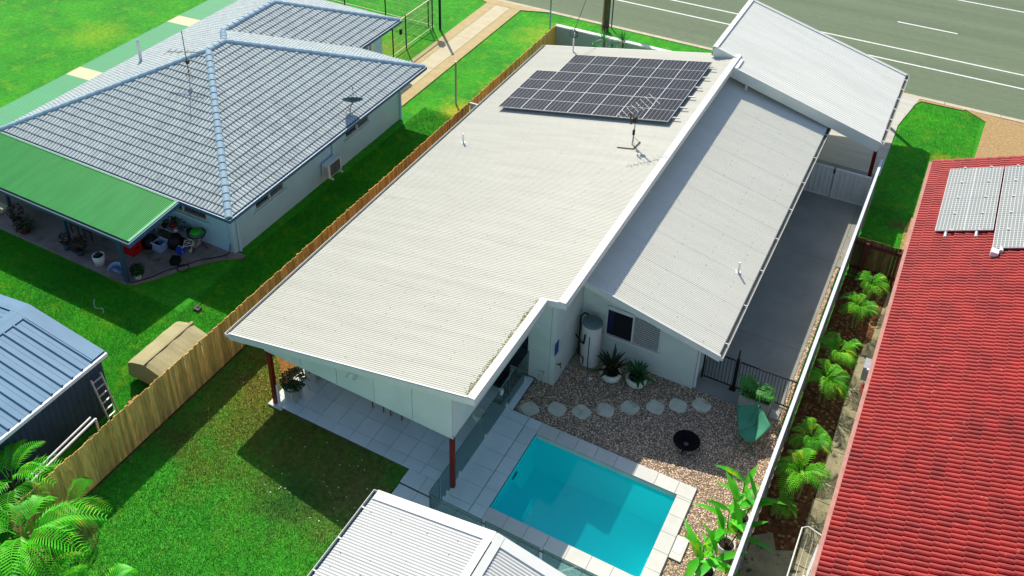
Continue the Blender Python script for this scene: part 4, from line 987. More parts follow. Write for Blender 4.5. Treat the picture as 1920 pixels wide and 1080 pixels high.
for y0, y1, mm in ((19.8, 24.4, m_greenlt), (24.4, 25.2, m_yellow), (25.2, 30.6, m_greenlt), (30.6, 31.4, m_yellow), (31.4, 36.2, m_greenlt)):
    corrugated(aw, (-34.15, y0, 2.27), (1, 0, .05), (0, 1, 0), 1.5, y1 - y0, 10, mm, pitch=.08, amp=.018, name='skylight_sheet' if mm is m_yellow else 'roof_sheet')
for y in (20.2, 25, 30, 35.8): MB().box(-34.1, -34.0, y, y + .09, 0, 2.18).build('post', m_bluepost, aw)

# air conditioner
ac = thing('air_conditioner', 'white split air conditioner condenser on the pale blue wall', 'air conditioner', (-21.0, 26.1, .25))
MB().box(-21.32, -20.98, 25.75, 26.6, .38, .98).build('casing', m_white, ac)
gl = MB()
for k in range(12): gl.box(-20.98, -20.965, 25.85, 26.5, .42 + k * .045, .435 + k * .045)
gl.build('grille', m_galv, ac); MB().box(-20.979, -20.972, 25.85, 26.5, .42, .95).build('fan_opening', m_dark, ac)
gs = MB()
for k in range(8): gs.box(-21.25, -21.02, 25.742, 25.75, .42 + k * .06, .445 + k * .06)
gs.build('side_louvre', m_galv, ac)
MB().box(-21.39, -20.85, 25.82, 25.87, .30, .375).box(-21.39, -20.85, 26.45, 26.5, .30, .375).build('bracket', m_white, ac)

# boundary fences of tubular panels near the driveway
def tube_fence(th, a, b, posts, h=1.8, step=.11):
    a, b = Vector(a), Vector(b); d = (b - a); L = d.length; d.normalize()
    mb = MB().bar(a + Vector((0, 0, h)), b + Vector((0, 0, h)), .05, .05).build('top_rail', m_creamrail, th)
    MB().bar(a + Vector((0, 0, .12)), b + Vector((0, 0, .12)), .04, .04).build('bottom_rail', m_creamrail, th)
    wv = MB()
    for k in range(int(L / step)):
        p = a + d * (k * step + .05); wv.bar(p + Vector((0, 0, .14)), p + Vector((0, 0, h - .03)), .008, .008)
    for z in (.5, .95, 1.4): wv.bar(a + Vector((0, 0, z)), b + Vector((0, 0, z)), .008, .008)
    wv.build('wire_mesh', m_creamrail, th)
    for p in posts: MB().tube([a + d * p, a + d * p + Vector((0, 0, h + .06))], .035, 8).build('post', m_dark, th)
tf_ = thing('wire_mesh_gate', 'cream railed wire mesh gate and fence beside the tan driveway', 'gate', (-24.9, 38.4, 0))
tube_fence(tf_, (-24.95, 36.4, 0), (-24.95, 40.4, 0), (0.1, 1.3, 3.9))
MB().box(-24.99, -24.89, 37.15, 37.3, 1.0, 1.3).build('latch_box', m_black, tf_)
tg = thing('wire_mesh_fence', 'wire mesh fence with dark posts running across the far left lawn', 'fence', (-29, 40.45, 0))
tube_fence(tg, (-42, 40.45, 0), (-24.95, 40.45, 0), tuple(np.arange(.2, 17, 2.75)))
tag(MB().tube([(-24.6, 40.5, 0), (-24.6, 40.5, 3.2)], .07, 8).build('steel_pole', m_dark), 'tall dark pole carrying a letterbox at the wire mesh fence corner', 'pole')
tag(MB().box(-25.1, -24.85, 40.3, 40.6, 1.86, 2.35).build('letterbox', m_black), 'black letterbox on top of the wire mesh fence corner', 'letterbox')

# ------------------------------------------------------------------ red tiled house on the right
rh_ = thing('red_house', 'house with glossy red tiled roof along the right side', 'house', (3, 25, 0))
wallbox('side_wall', .75, .9, 10, 35.2, 0, 2.35, m_offwhite, rh_); wallbox('end_wall', .91, 10.0, 35.05, 35.2, 0, 2.35, m_offwhite, rh_)
SR = .40
rR = MB().prism([(.25, 10), (11.5, 10), (11.5, 35.5), (.25, 35.5)], 2.3, 2.36).build('roof', m_rgut, rh_)
ridge_x = 5.95; zr = 2.45 + SR * (ridge_x - .18)
rc = []; ra = dict(pw=.155, ex=.33, lip=.035, amp=.07, gap=.012, asym=True)
Pr = [tile_plane(rR, ((.18, 10, 2.45), (.18, 35.55, 2.45), (ridge_x, 35.55, zr), (ridge_x, 10, zr)), (1, 0, SR), m_rtile, m_runder, rc, 0, **ra)]
Pr += [tile_plane(rR, ((11.7, 35.55, 2.45), (11.7, 10, 2.45), (ridge_x, 10, zr), (ridge_x, 35.55, zr)), (-1, 0, SR), m_rtile, m_runder, [], 0, **ra)]
vis = [t for t in rc if True]
def rpos(t): return t[5] + t[6] * (t[3] + t[2] * .33) + t[7] * (t[4] + t[1] * .155)
vis = [t for t in vis if rpos(t).y > 15.4 and rpos(t).x < 4.6 and rpos(t).y < 31]
finish_tiles(rR, Pr, vis, 300, m_rtile, .155, .33, .035, .07, .012, True)
ridge_caps(rR, (.2, 35.5, 2.46), (ridge_x, 35.5, zr), m_rtile, w_=.14, h_=.09, name='verge_cap')
ridge_caps(rR, (ridge_x, 10, zr), (ridge_x, 35.5, zr), m_rtile)
MB().bar((.10, 10, 2.40), (.10, 35.55, 2.40), .11, .11).build('gutter', m_rgut, rR)
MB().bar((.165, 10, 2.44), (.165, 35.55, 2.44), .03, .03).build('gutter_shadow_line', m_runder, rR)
MB().tube([(.12, 22.2, 2.36), (.0, 22.6, 2.15), (-.02, 23.1, 1.9), (.7, 23.2, 1.6)], .045, 8).build('downpipe', m_redpost, rR)
o = thing('wall_lamp', 'small grey weatherproof box under the red roof gutter', 'meter box', (0.05, 23.8, 1.5))
MB().box(-.12, .16, 23.7, 24.15, 1.55, 2.05).build('casing', m_galv, o); MB().box(-.02, .06, 23.62, 23.69, 2.0, 2.08).build('clip', m_white, o)
sa = thing('solar_array', 'array of gridded solar panels, sky sheen painted pale grey, on the red tiled roof', 'solar array', (2, 32, 3.3))
qm, qf = framed_panel('solar_panel', .868, 1.045, m_solar2, False)
eS = frame_euler((1, 0, SR), (0, 1, 0)); ks = 1 / math.sqrt(1 + SR * SR)
ZR = lambda x: 2.45 + SR * (x - .18) + .16
for c in range(7):
    x = .80 + c * .79 + (.07 if c >= 2 else 0)
    x = .80 + c * .875 * ks + (.05 if c >= 2 else 0)
    for r_ in range(-1, 4):
        if r_ == -1 and c < 2: continue
        y = 30.42 + r_ * 1.06
        o = place('solar_panel', qm, sa, (x, y, ZR(x)), eS); place('panel_frame', qf, o, (x, y, ZR(x)))
ck = MB()
for c in range(7):
    x = .80 + c * .79 + .40
    for r_ in range(0, 5):
        ck.box(x, x + .09, 30.39 + r_ * 1.06, 30.44 + r_ * 1.06, ZR(x) + .06, ZR(x) + .085)
ck.build('panel_clamps', m_white, sa)
for x in (1.12, 1.98): MB().tube([(x, 30.45, ZR(x) - .02), (x, 30.12, ZR(x) - .05)], .05, 8).build('rail_end', m_alu, sa)
MB().box(2.44, 2.66, 29.0, 29.26, ZR(2.5) - .10, ZR(2.5) + .1).tube([(2.72, 29.2, ZR(2.7)), (2.72, 29.45, ZR(2.7))], .06, 10).build('isolator_box', m_white, sa)

# ------------------------------------------------------------------ timber fences
def picket_mesh(name, w_, t, h, mat, top=0.0):
    mb = MB().prism([(0, 0), (t, 0), (t, w_), (0, w_)], 0, h)
    me = bpy.data.meshes.new(name); me.from_pydata(mb.v, [], mb.f); me.materials.append(mat); return me
lf = thing('timber_fence', 'long weathered timber paling fence between the two left gardens', 'fence', (-18.05, 24, 0))
pms = [picket_mesh('paling', w_, .018, h, m_fence) for w_, h in ((.10, 1.70), (.094, 1.72), (.103, 1.68), (.098, 1.69))]
y = 8.3; palings = []
while y < 40.9:
    if 31.9 < y < 32.05: y += .1; continue
    palings.append(y); y += .1055 + random.uniform(-.002, .003)
vv, ff_ = [], []
for i, y in enumerate(palings):
    if i < 296:
        place('paling', random.choice(pms), lf, (-18.0 + random.uniform(-.004, .006), y, random.uniform(-.02, .015)), (random.uniform(-.006, .006), random.uniform(-.006, .004), 0))
rest = MB()
for y in palings[296:]: rest.box(-18.0, -17.982, y, y + .098, 0, 1.69 + random.uniform(-.02, .02))
tag(rest.build('paling_run', m_fence, lf), kind='stuff')
for z in (.35, .95, 1.5): MB().bar((-18.04, 8.3, z), (-18.04, 40.9, z), .04, .07).build('rail', m_fence_dark, lf)
for y in np.arange(8.6, 41, 2.4): MB().box(-18.12, -18.02, y, y + .1, 0, 1.62).build('post', m_fence_dark, lf)
MB().box(-17.975, -17.93, 8.3, 20.0, -.02, .03).build('base_sleeper', m_mulch, lf)
gp = thing('fence_gate', 'short pale slatted side gate between timber fence and cream roof', 'gate', (-17.5, 32.0, 0))
for k in range(12): MB().box(-17.95 + k * .19, -17.95 + k * .19 + .17, 31.98, 32.0, .05, 1.6).build('slat', m_metalfence if False else m_cap, gp)
MB().bar((-17.96, 32.0, 1.63), (-15.65, 32.0, 1.63), .06, .05).build('top_rail', m_white, gp)
# front rendered wall
fw = tag(MB().box(-17.95, -9.05, 40.75, 40.9, 0, 1.62).build('front_wall', m_fwall), 'pale rendered garden wall with white capping facing the road', 'wall')
MB().box(-17.99, -9.0, 40.70, 40.95, 1.62, 1.69).build('capping', m_trim, fw)
# grey steel fence on the right boundary
sf = thing('steel_fence', 'grey steel boundary fence with silver cap beside the palm bed', 'fence', (-1.58, 24, 0))
y = 10.0
while y < 35.9:
    y2 = min(y + 2.36, 35.9); mb = MB(); prof = []
    n = int((y2 - y) / .09)
    vv = []; 
    for k in range(n + 1):
        yy_ = y + (y2 - y) * k / n; xx_ = -1.59 + (.018 if (k // 2) % 2 else -.012)
        vv += [(xx_, yy_, 0.03), (xx_, yy_, 1.76)]
    mb.add(vv, [(2 * k, 2 * k + 2, 2 * k + 3, 2 * k + 1) for k in range(n)])
    mb.build('steel_panel', m_metalfence, sf)
    MB().box(-1.64, -1.545, y + .004, y2 - .004, 1.76, 1.81).build('cap_rail', m_cap, sf)
    MB().box(-1.645, -1.535, y - .03, y + .03, 0, 1.80).build('post', m_metalfence, sf)
    y = y2
# dark timber fence closing the palm bed
wf = thing('timber_fence', 'short dark weathered fence with red rails at the end of the palm bed', 'fence', (-.7, 30.5, 0))
for k in range(14):
    x = -1.52 + k * .118
    place('paling', picket_mesh('paling', .02, .112, 1.68 + jit(.02), m_fence_dark), wf, (x, 30.52, 0.0))
for z in (.4, 1.45): MB().bar((-1.52, 30.47, z), (.12, 30.47, z), .05, .09).build('rail', m_redrail, wf)
for x in (-1.1, -.05): MB().box(x - .05, x + .06, 30.36, 30.445, 0, 1.6).build('post', m_redrail, wf)
# double gate across the side driveway
dg = thing('driveway_gate', 'pair of cream ribbed metal gates across the grey side driveway', 'gate', (-3.2, 35, 0))
for x0, x1 in ((-4.55, -3.17), (-3.08, -1.74)):
    lf_ = MB().box(x0, x0 + .05, 34.98, 35.03, .08, 1.36).box(x1 - .05, x1, 34.98, 35.03, .08, 1.36).box(x0, x1, 34.975, 35.035, 1.36, 1.42).box(x0, x1, 34.975, 35.035, .03, .09).build('gate_leaf', m_trim, dg)
    rb = MB(); n = 28; vv = []
    for k in range(n + 1):
        xx_ = x0 + .05 + (x1 - x0 - .1) * k / n; vv += [(xx_, 35.0 + (.012 if (k // 2) % 2 else -.008), .09), (xx_, 35.0 + (.012 if (k // 2) % 2 else -.008), 1.36)]
    rb.add(vv, [(2 * k, 2 * k + 2, 2 * k + 3, 2 * k + 1) for k in range(n)]); rb.build('ribbed_infill', m_gate, lf_)
MB().box(-3.16, -3.09, 34.94, 34.974, 1.2, 1.36).build('gate_lock', m_black, dg)
# black pool fence and gate
bf = thing('pool_gate_fence', 'black tubular pool gate and fence between garden wall and steel fence', 'fence', (-3.1, 23.05, 0))
def black_run(name, x0, x1):
    mb = MB().bar((x0, 23.05, 1.18), (x1, 23.05, 1.18), .035, .035).build(name, m_black, bf)
    MB().bar((x0, 23.05, .10), (x1, 23.05, .10), .035, .035).build('bottom_rail', m_black, mb)
    n = int((x1 - x0) / .095)
    for k in range(n + 1):
        x = x0 + (x1 - x0) * k / n; MB().bar((x, 23.05, .1), (x, 23.05, 1.18), .016, .016).build('baluster', m_black, mb)
black_run('gate_leaf', -4.45, -3.6); black_run('fence_panel', -3.42, -1.66)
MB().box(-4.54, -4.49, 23.02, 23.08, 0, 1.25).box(-3.56, -3.46, 22.99, 23.10, 0, 1.25).box(-3.53, -3.49, 23.02, 23.08, 1.25, 1.62).build('gate_post', m_black, bf)
MB().box(-3.62, -3.42, 22.93, 23.14, .0, .05).build('post_base', m_black, bf)

# ------------------------------------------------------------------ glass pool fence
gf = thing('glass_pool_fence', 'frameless glass pool fence with white spigots round the deck', 'glass fence', (-9.3, 17, 0))
def gpanel(a, b, z0=.12, h=1.2):
    a, b = Vector((*a, 0)), Vector((*b, 0)); d = (b - a).normalized()
    a2, b2 = a + d * .03, b - d * .03
    o = MB().bar(a2 + Vector((0, 0, (z0 + h) / 2)), b2 + Vector((0, 0, (z0 + h) / 2)), .006, h - z0).build('glass_panel', m_glass, gf)
    MB().bar(a2 + Vector((0, 0, h + .004)), b2 + Vector((0, 0, h + .004)), .013, .010).bar(a2 + Vector((0, 0, z0)), a2 + Vector((0, 0, h)), .011, .011).bar(b2 + Vector((0, 0, z0)), b2 + Vector((0, 0, h)), .011, .011).build('polished_edge', m_glassedge, o)
for a, b in (((-9.28, 20.32), (-9.28, 19.0)), ((-9.28, 19.0), (-9.28, 17.45)), ((-9.28, 17.45), (-9.28, 15.70)), ((-9.26, 15.45), (-9.26, 14.9)), ((-9.26, 14.9), (-9.26, 14.32)),
             ((-9.22, 14.3), (-7.62, 14.3)), ((-7.58, 14.3), (-5.98, 14.3)), ((-5.94, 14.3), (-4.4, 14.3)), ((-4.36, 14.3), (-3.0, 14.3))): gpanel(a, b)
for x, y in ((-9.28, 20.1), (-9.28, 18.84), (-9.28, 17.49), (-9.28, 15.97), (-9.26, 15.25), (-9.26, 15.03), (-9.26, 14.6), (-8.8, 14.3), (-7.9, 14.3), (-7.3, 14.3), (-6.3, 14.3), (-5.6, 14.3)):
    MB().box(x - .05, x + .05, y - .05, y + .05, .05 if y > 14.95 else .02, .09).box(x - .022, x + .022, y - .03, y + .03, .09, .26).build('spigot', m_white, gf)
tag(MB().box(-9.31, -9.24, 18.42, 18.52, 1.0, 1.2).build('gate_latch', m_white, gf))

# ------------------------------------------------------------------ near white roofed pavilion at the bottom of the picture
pv = thing('garden_pavilion', 'white corrugated gable roof of the pavilion in the bottom foreground', 'pavilion', (-6.5, 9.5, 0))
zl, zrr, xr = 2.32, 2.92, -6.56
Zv = lambda x: zl + (zrr - zl) * (x + 9.9) / (xr + 9.9) if x < xr else zrr - .19 * (x - xr)
pvr = MB().prism([(-9.88, 4), (xr, 4), (xr, 12.98), (-9.88, 12.98)], lambda p: Zv(p[0]) - .15, lambda p: Zv(p[0]) - .03).prism([(xr + .001, 4), (-3.3, 4), (-3.3, 12.98), (xr + .001, 12.98)], lambda p: Zv(p[0]) - .15, lambda p: Zv(p[0]) - .03).build('roof', m_trim, pv)
s1 = (zrr - zl) / (xr + 9.9)
corrugated(pvr, (-9.92, 4, Zv(-9.92)), (1, 0, s1), (0, 1, 0), (9.92 + xr - .18) * math.sqrt(1 + s1 ** 2), 8.74, 10, m_roof_w, pitch=.0762, amp=.026)
corrugated(pvr, (-3.25, 12.74, Zv(-3.25)), (-1, 0, .19), (0, -1, 0), (-3.25 - xr - .18) * math.sqrt(1 + .19 ** 2), 8.74, 10, m_roof_w, pitch=.0762, amp=.026)
for nm, a, b, ww in (('barge_flashing', (-9.9, 12.87), (xr, 12.87), .26), ('barge_flashing', (xr, 12.87), (-3.2, 12.87), .26)):
    MB().bar((a[0], a[1], Zv(a[0]) + .035), (b[0], b[1], Zv(b[0] - (0 if b[0] > xr else 1e-6)) + .035), ww, .02).build(nm, m_trim, pvr)
MB().bar((-9.9, 13.01, Zv(-9.9) - .06), (xr, 13.01, zrr - .06), .03, .2).build('barge_board', m_trim, pvr)
MB().bar((xr, 13.01, zrr - .06), (-3.2, 13.01, Zv(-3.2) - .06), .03, .2).build('barge_board', m_trim, pvr)
MB().bar((xr - .11, 4, zrr + .025), (xr - .11, 13.0, zrr + .025), .20, .022, up=(-s1, 0, 1)).build('ridge_flashing', m_trim, pvr)
MB().bar((xr + .12, 4, zrr + .022), (xr + .12, 13.0, zrr + .022), .20, .022, up=(.19, 0, 1)).build('ridge_flashing', m_trim, pvr)
go, gi = MB(), MB(); gutter(go, gi, (-9.98, 4, zl - .07), (-9.98, 13.02, zl - .07), w=.12)
go.build('gutter', m_trim, pvr); gi.build('gutter_channel', m_dish, pvr)
gb = MB()
for y in np.arange(4.6, 13, .98): gb.box(-10.04, -9.92, y, y + .035, zl - .035, zl - .015)
tag(gb.build('gutter_brackets', m_trim, pvr), kind='stuff')
screws(pvr, -9.7, -6.8, 4.4, 12.6, Zv_ if False else (lambda x: zl + s1 * (x + 9.9)), dx=.8, dy=.42, s=.014)
MB().box(-9.5, -9.35, 4.2, 12.6, 0, 2.2).box(-9.34, -3.6, 12.45, 12.6, 0, 2.2).box(-3.6, -3.45, 4.2, 12.6, 0, 2.2).build('walls', m_render, pv)

# ------------------------------------------------------------------ blue shed
sh = thing('garden_shed', 'blue ribbed steel garden shed with gable roof and dark wall', 'shed', (-22.7, 9, 0))
sx0, sx1, sxr, szl, szr, syf = -25.75, -19.62, -22.68, 2.28, 2.72, 13.12
ss = (szr - szl) / (sx1 - sxr)
Zs = lambda x: szr - ss * abs(x - sxr)
shr = MB().prism([(sx0, 3), (sxr, 3), (sxr, syf), (sx0, syf)], lambda p: Zs(p[0]) - .1, lambda p: Zs(p[0]) - .02).prism([(sxr + .001, 3), (sx1, 3), (sx1, syf), (sxr + .001, syf)], lambda p: Zs(p[0]) - .1, lambda p: Zs(p[0]) - .02).build('roof', m_shed, sh)
corrugated(shr, (sx1 + .01, syf - .42, Zs(sx1)), (-1, 0, ss), (0, -1, 0), (sx1 - sxr - .26) * math.sqrt(1 + ss * ss), 9.6, 3, m_shed, pitch=.36, amp=.05, rib=True)
corrugated(shr, (sx0 - .01, 3.1, Zs(sx0)), (1, 0, ss), (0, 1, 0), (sxr - sx0 - .26) * math.sqrt(1 + ss * ss), 9.6, 3, m_shed, pitch=.36, amp=.05, rib=True)
for s_, x_ in ((1, sx1), (-1, sx0)):
    MB().bar((sxr + s_ * .15, 3, szr + .03 - .02), (sxr + s_ * .15, syf, szr + .03 - .02), .32, .02, up=(s_ * ss, 0, 1)).build('ridge_flashing', m_shed, shr)
    MB().bar((sxr + s_ * .0, syf - .21, szr + .035), (x_, syf - .21, szl + .035), .42, .02).build('barge_flashing', m_shed, shr)
    MB().bar((sxr + s_ * .0, syf + .01, szr - .04), (x_, syf + .01, szl - .04), .02, .15).build('barge_board', m_shed, shr)
MB().bar((sx1 + .06, 3, szl - .06), (sx1 + .06, syf + .02, szl - .06), .11, .10).bar((sx1 + .11, 3, szl), (sx1 + .11, syf, szl), .015, .02).build('gutter', m_cap, shr)
def ribwall(name, parent, x, y0, y1, z0, z1, mat, p=.19, d=.03):
    n = int(abs(y1 - y0) / (p / 4)); vv = []
    for k in range(n + 1):
        yy_ = y0 + (y1 - y0) * k / n; xx_ = x + (d if k % 4 in (1,) else 0); vv += [(xx_, yy_, z0), (xx_, yy_, z1)]
    return MB().add(vv, [(2 * k, 2 * k + 2, 2 * k + 3, 2 * k + 1) for k in range(n)]).build(name, mat, parent)
ribwall('ribbed_wall', sh, -19.72, 3.2, 13.02, 0, 2.22, m_shedwall)
MB().box(-25.6, -19.73, 12.92, 13.0, 0, 2.26).build('front_wall', m_shedwall, sh)
ld = thing('ladder', 'aluminium ladder leaning on the dark wall of the blue shed', 'ladder', (-19.4, 12.8, 0))
for dy in (0, .36):
    MB().bar((-19.15, 12.45 + dy, .02), (-19.58, 12.45 + dy, 1.75), .03, .07).build('rail', m_alu, ld)
for k in range(7):
    t = (k + .5) / 7; MB().bar((-19.15 - .43 * t, 12.45, .02 + 1.73 * t), (-19.15 - .43 * t, 12.81, .02 + 1.73 * t), .04, .03).build('rung', m_alu, ld)
bk = thing('brick_heap', 'few loose terracotta bricks beside the blue shed', 'bricks', (-19.2, 13.45, 0))
for k in range(7):
    a = jit(.5); c, s_ = math.cos(a), math.sin(a); x, y, z = -19.25 + jit(.14), 13.45 + jit(.18), .0 + (k // 4) * .08
    MB().add([(x + i * .115 * c - j * .055 * s_, y + i * .115 * s_ + j * .055 * c, z + q * .076) for q in (0, 1) for j in (-1, 1) for i in (-1, 1)], [(0, 2, 3, 1), (4, 5, 7, 6), (0, 1, 5, 4), (2, 6, 7, 3), (0, 4, 6, 2), (1, 3, 7, 5)]).build('brick', m_brick, bk)
tag(MB().lathe([(.0, .16), (.1, .17), (.17, .12), (.19, .02), (.17, 0)], (-19.0, 13.9, 0), 16).build('upturned_bowl', m_ltblue), 'pale upturned bowl on the grass by the brick heap', 'bowl')
o = thing('window_frame', 'old aluminium window frame leaning behind the timber fence', 'window frame', (-18.6, 10.6, 0))
MB().bar((-18.35, 9.3, 1.55), (-18.35, 11.5, 1.75), .05, .05).bar((-18.55, 9.3, 1.5), (-18.55, 11.5, 1.7), .04, .05).bar((-18.35, 11.5, 0.3), (-18.35, 11.5, 1.75), .05, .05).bar((-18.35, 9.3, .3), (-18.35, 9.3, 1.55), .05, .05).build('frame', m_alu, o)

# ------------------------------------------------------------------ plants
def frond_mesh(name, mat, L=1.6, rise=0.9, droop=0.9, nl=26, ll=.42, wd=.034, up=.25, seed=0):
    """arching pinnate frond growing from the origin along +x"""
    rr = np.random.default_rng(seed); V = []; F = []
    def pt(t): return np.array([L * (t - .12 * t * t), 0, rise * t * L * .9 - droop * L * t * t * .8])
    pts = [pt(i / 12) for i in range(13)]
    mb = MB().tube([tuple(p) for p in pts], [.016 * (1 - .75 * i / 12) for i in range(13)], 4, False)
    v, f = mb.v, mb.f
    for k in range(nl):
        t = .16 + .83 * k / (nl - 1); p = pt(t); d = pt(min(1, t + .02)) - pt(t - .02); d /= np.linalg.norm(d)
        l = ll * (math.sin(math.pi * min(1, t * .78 + .18)) ** .7) * rr.uniform(.9, 1.08)
        for s in (-1, 1):
            side = np.array([0, s, 0]); dirv = d * .62 + side * .8 + np.array([0, 0, up]); dirv /= np.linalg.norm(dirv)
            w_ = np.cross(dirv, [0, 0, 1]); w_ /= np.linalg.norm(w_) + 1e-9
            a = p; m1 = p + dirv * l * .5 + np.array([0, 0, .0]); tp = p + dirv * l * .95 - np.array([0, 0, l * rr.uniform(.25, .5)])
            o = len(v); ww = wd * .5
            v += [tuple(a - w_ * ww * .6), tuple(a + w_ * ww * .6), tuple(m1 + w_ * ww), tuple(m1 - w_ * ww), tuple(tp)]
            f += [(o, o + 1, o + 2, o + 3), (o + 3, o + 2, o + 4)]
    me = bpy.data.meshes.new(name); me.from_pydata(v, [], f); me.materials.append(mat); return me
FR = [frond_mesh('frond', m_palm, 1.55, .95, 1.25, 20, .50, .034, .30, i) for i in range(3)]
FRD = frond_mesh('frond', m_palm_dry, 1.4, .5, 1.4, 22, .36, .018, 0, 9)
DW = [frond_mesh('frond', m_palm_dw, .62, 1.0, 1.1, 11, .27, .019, .25, 20 + i) for i in range(3)]
def palm(name, label, group, x, y, h, nf, meshes, cat='palm', stems=3, sc_=1.0, dry=0, spread=.2):
    p = thing(name, label, cat, (x, y, 0), group)
    for k in range(stems):
        a = 6.28 * k / stems + random.random(); r_ = spread * sc_
        MB().tube([(x + math.cos(a) * r_ * .4, y + math.sin(a) * r_ * .4, 0), (x + math.cos(a) * r_, y + math.sin(a) * r_, h * random.uniform(.8, 1))], [.05 * sc_, .025 * sc_], 7).build('stem', m_trunk, p)
    for k in range(nf):
        a = k * 2.399 + random.uniform(-.2, .2); tilt = random.uniform(-.25, .45) - .35 * (k / nf)
        r_ = spread * sc_ * random.random()
        me = FRD if k < dry else random.choice(meshes)
        o = place('frond', me, p, (x + math.cos(a) * r_, y + math.sin(a) * r_, h * random.uniform(.8, 1.02)), (random.uniform(-.25, .25), tilt, a))
        s_ = sc_ * random.uniform(.8, 1.15); o.scale = (s_,) * 3
        WORG[o.name] = Vector((0, 0, 0))
    return p
palm('golden_cane_palm', 'golden cane palm behind the fence at the left edge beside the shed', 'golden cane palms in the lower left corner', -18.9, 9.1, 1.5, 11, FR, stems=5, sc_=1.0)
palm('golden_cane_palm', 'largest golden cane palm filling the lower left corner of the back lawn', 'golden cane palms in the lower left corner', -17.0, 7.9, 1.9, 14, FR, stems=6, sc_=1.15, dry=3)
palm('golden_cane_palm', 'lower golden cane palm spilling onto the lawn at the bottom edge', 'golden cane palms in the lower left corner', -15.5, 7.3, 1.1, 13, FR, stems=5, sc_=1.0, dry=2)
palm('golden_cane_palm', 'rightmost low golden cane palm arching over the lawn at the bottom edge', 'golden cane palms in the lower left corner', -14.75, 7.95, .7, 11, FR, stems=4, sc_=.85, dry=2)
palm('golden_cane_palm', 'smaller golden cane palm with brown tips against the near end of the timber fence', 'golden cane palms in the lower left corner', -17.2, 9.3, 1.0, 9, FR, stems=4, sc_=.85, dry=4)
dwp = [(-.70, 29.55, .9, 'small dwarf palm nearest the dark red railed fence in the mulch bed'),
       (-.85, 28.05, 1.0, 'second dwarf palm from the dark fence in the mulch bed'),
       (-.95, 25.65, 1.0, 'dwarf palm opposite the grey box on the red house'),
       (-1.05, 24.15, 1.1, 'dwarf palm where the concrete side path begins to run straight'),
       (-.95, 21.75, 1.0, 'dwarf palm beside the steel fence level with the green sling chair'),
       (-.92, 20.25, 1.15, 'bushiest dwarf palm next to the dark drain grate'),
       (-1.15, 19.35, .65, 'lowest and smallest dwarf palm at the end of the mulch bed')]
for x, y, s_, lb in dwp: palm('dwarf_palm', lb, 'dwarf palms in the mulch bed by the steel fence', x + .05, y - .3, .95 * s_, 17 if s_ > .8 else 9, DW, stems=2, sc_=s_, spread=.14)
tag(MB().box(.05, .6, 20.7, 21.35, .031, .045).build('drain_grate', m_dark), 'dark square drain grate set in the side path', 'drain')

def blade_leaf(L, wd, bend, fold=.12, n=6, tipw=.05):
    """paddle or strap leaf along +x, returns verts, faces"""
    v = []; f = []
    for i in range(n + 1):
        t = i / n; w_ = wd * (math.sin(math.pi * (t ** .75) * .96 + .06) if tipw < 1 else 1)
        x = L * t * (1 - .15 * bend * t); z = L * (.25 * t - bend * t * t)
        v += [(x, -w_ / 2, z + abs(w_) * fold), (x, 0, z), (x, w_ / 2, z + abs(w_) * fold)]
    for i in range(n):
        o = i * 3; f += [(o, o + 3, o + 4, o + 1), (o + 1, o + 4, o + 5, o + 2)]
    return v, f
def leaf_mesh(name, mat, *a, **k):
    v, f = blade_leaf(*a, **k); me = bpy.data.meshes.new(name); me.from_pydata(v, [], f); me.materials.append(mat)
    me.polygons.foreach_set('use_smooth', [True] * len(f)); return me
def pot(th, x, y, r1, r2, h, mat, z=0.0, soil=True):
    MB().lathe([(0, 0.001), (r1, 0.001), ((r1 + r2) / 2 * 1.04, h * .5), (r2, h), (r2 - .03, h), (r2 - .04, h - .06), (0, h - .06)], (x, y, z), 24).build('pot', mat, th)
    if soil: MB().disc((x, y, z + h - .05), r2 - .035).build('soil', m_soil, th)
def leaf_rosette(th, x, y, z, meshes, n, tilt=(-1.1, -.1), s_=(.8, 1.15), r_=.04):
    for k in range(n):
        a = k * 2.399; o = place('leaf', random.choice(meshes), th, (x + math.cos(a) * r_, y + math.sin(a) * r_, z), (random.uniform(-.2, .2), random.uniform(*tilt), a))
        o.scale = (random.uniform(*s_),) * 3; WORG[o.name] = Vector((0, 0, 0))
# paddle-leaved plants in pots by the gravel
PD = [leaf_mesh('leaf', m_paddle, .95, .21, .30), leaf_mesh('leaf', m_paddle, .8, .18, .15), leaf_mesh('leaf', m_paddle, 1.05, .20, .45)]
def paddle_plant(x, y, h, ns, lb, pr_=.24, bare=.3):
    p = thing('paddle_leaf_plant', lb, 'potted plant', (x, y, 0), 'potted paddle leaf plants on the gravel')
    pot(p, x, y, pr_ * .72, pr_, .36, m_offwhite)
    for k in range(ns):
        a = 6.28 * k / ns; sx, sy = x + math.cos(a) * .07, y + math.sin(a) * .07
        tx, ty, tz = x + math.cos(a) * .26, y + math.sin(a) * .26, h * random.uniform(.75, 1)
        MB().tube([(sx, sy, .3), ((sx + tx) / 2, (sy + ty) / 2, tz * .6), (tx, ty, tz)], [.02, .018, .012], 6).build('stem', m_trunk, p)
        for j in range(5):
            t = .45 + .55 * j / 4; q = (sx + (tx - sx) * t, sy + (ty - sy) * t, .3 + (tz - .3) * t)
            o = place('leaf', random.choice(PD), p, q, (random.uniform(-.3, .3), random.uniform(-.95, -.1), a * .5 + j * 2.2)); o.scale = (random.uniform(.8, 1.05),) * 3
paddle_plant(-1.95, 18.35, 1.55, 3, 'tallest paddle leaf plant with yellow green leaves reaching toward the steel fence')
paddle_plant(-2.05, 17.35, 1.5, 3, 'middle paddle leaf plant in a cream pot beside the pool')
paddle_plant(-2.35, 16.35, 1.1, 3, 'lowest paddle leaf plant in a wide cream bowl at the bottom edge', .30)
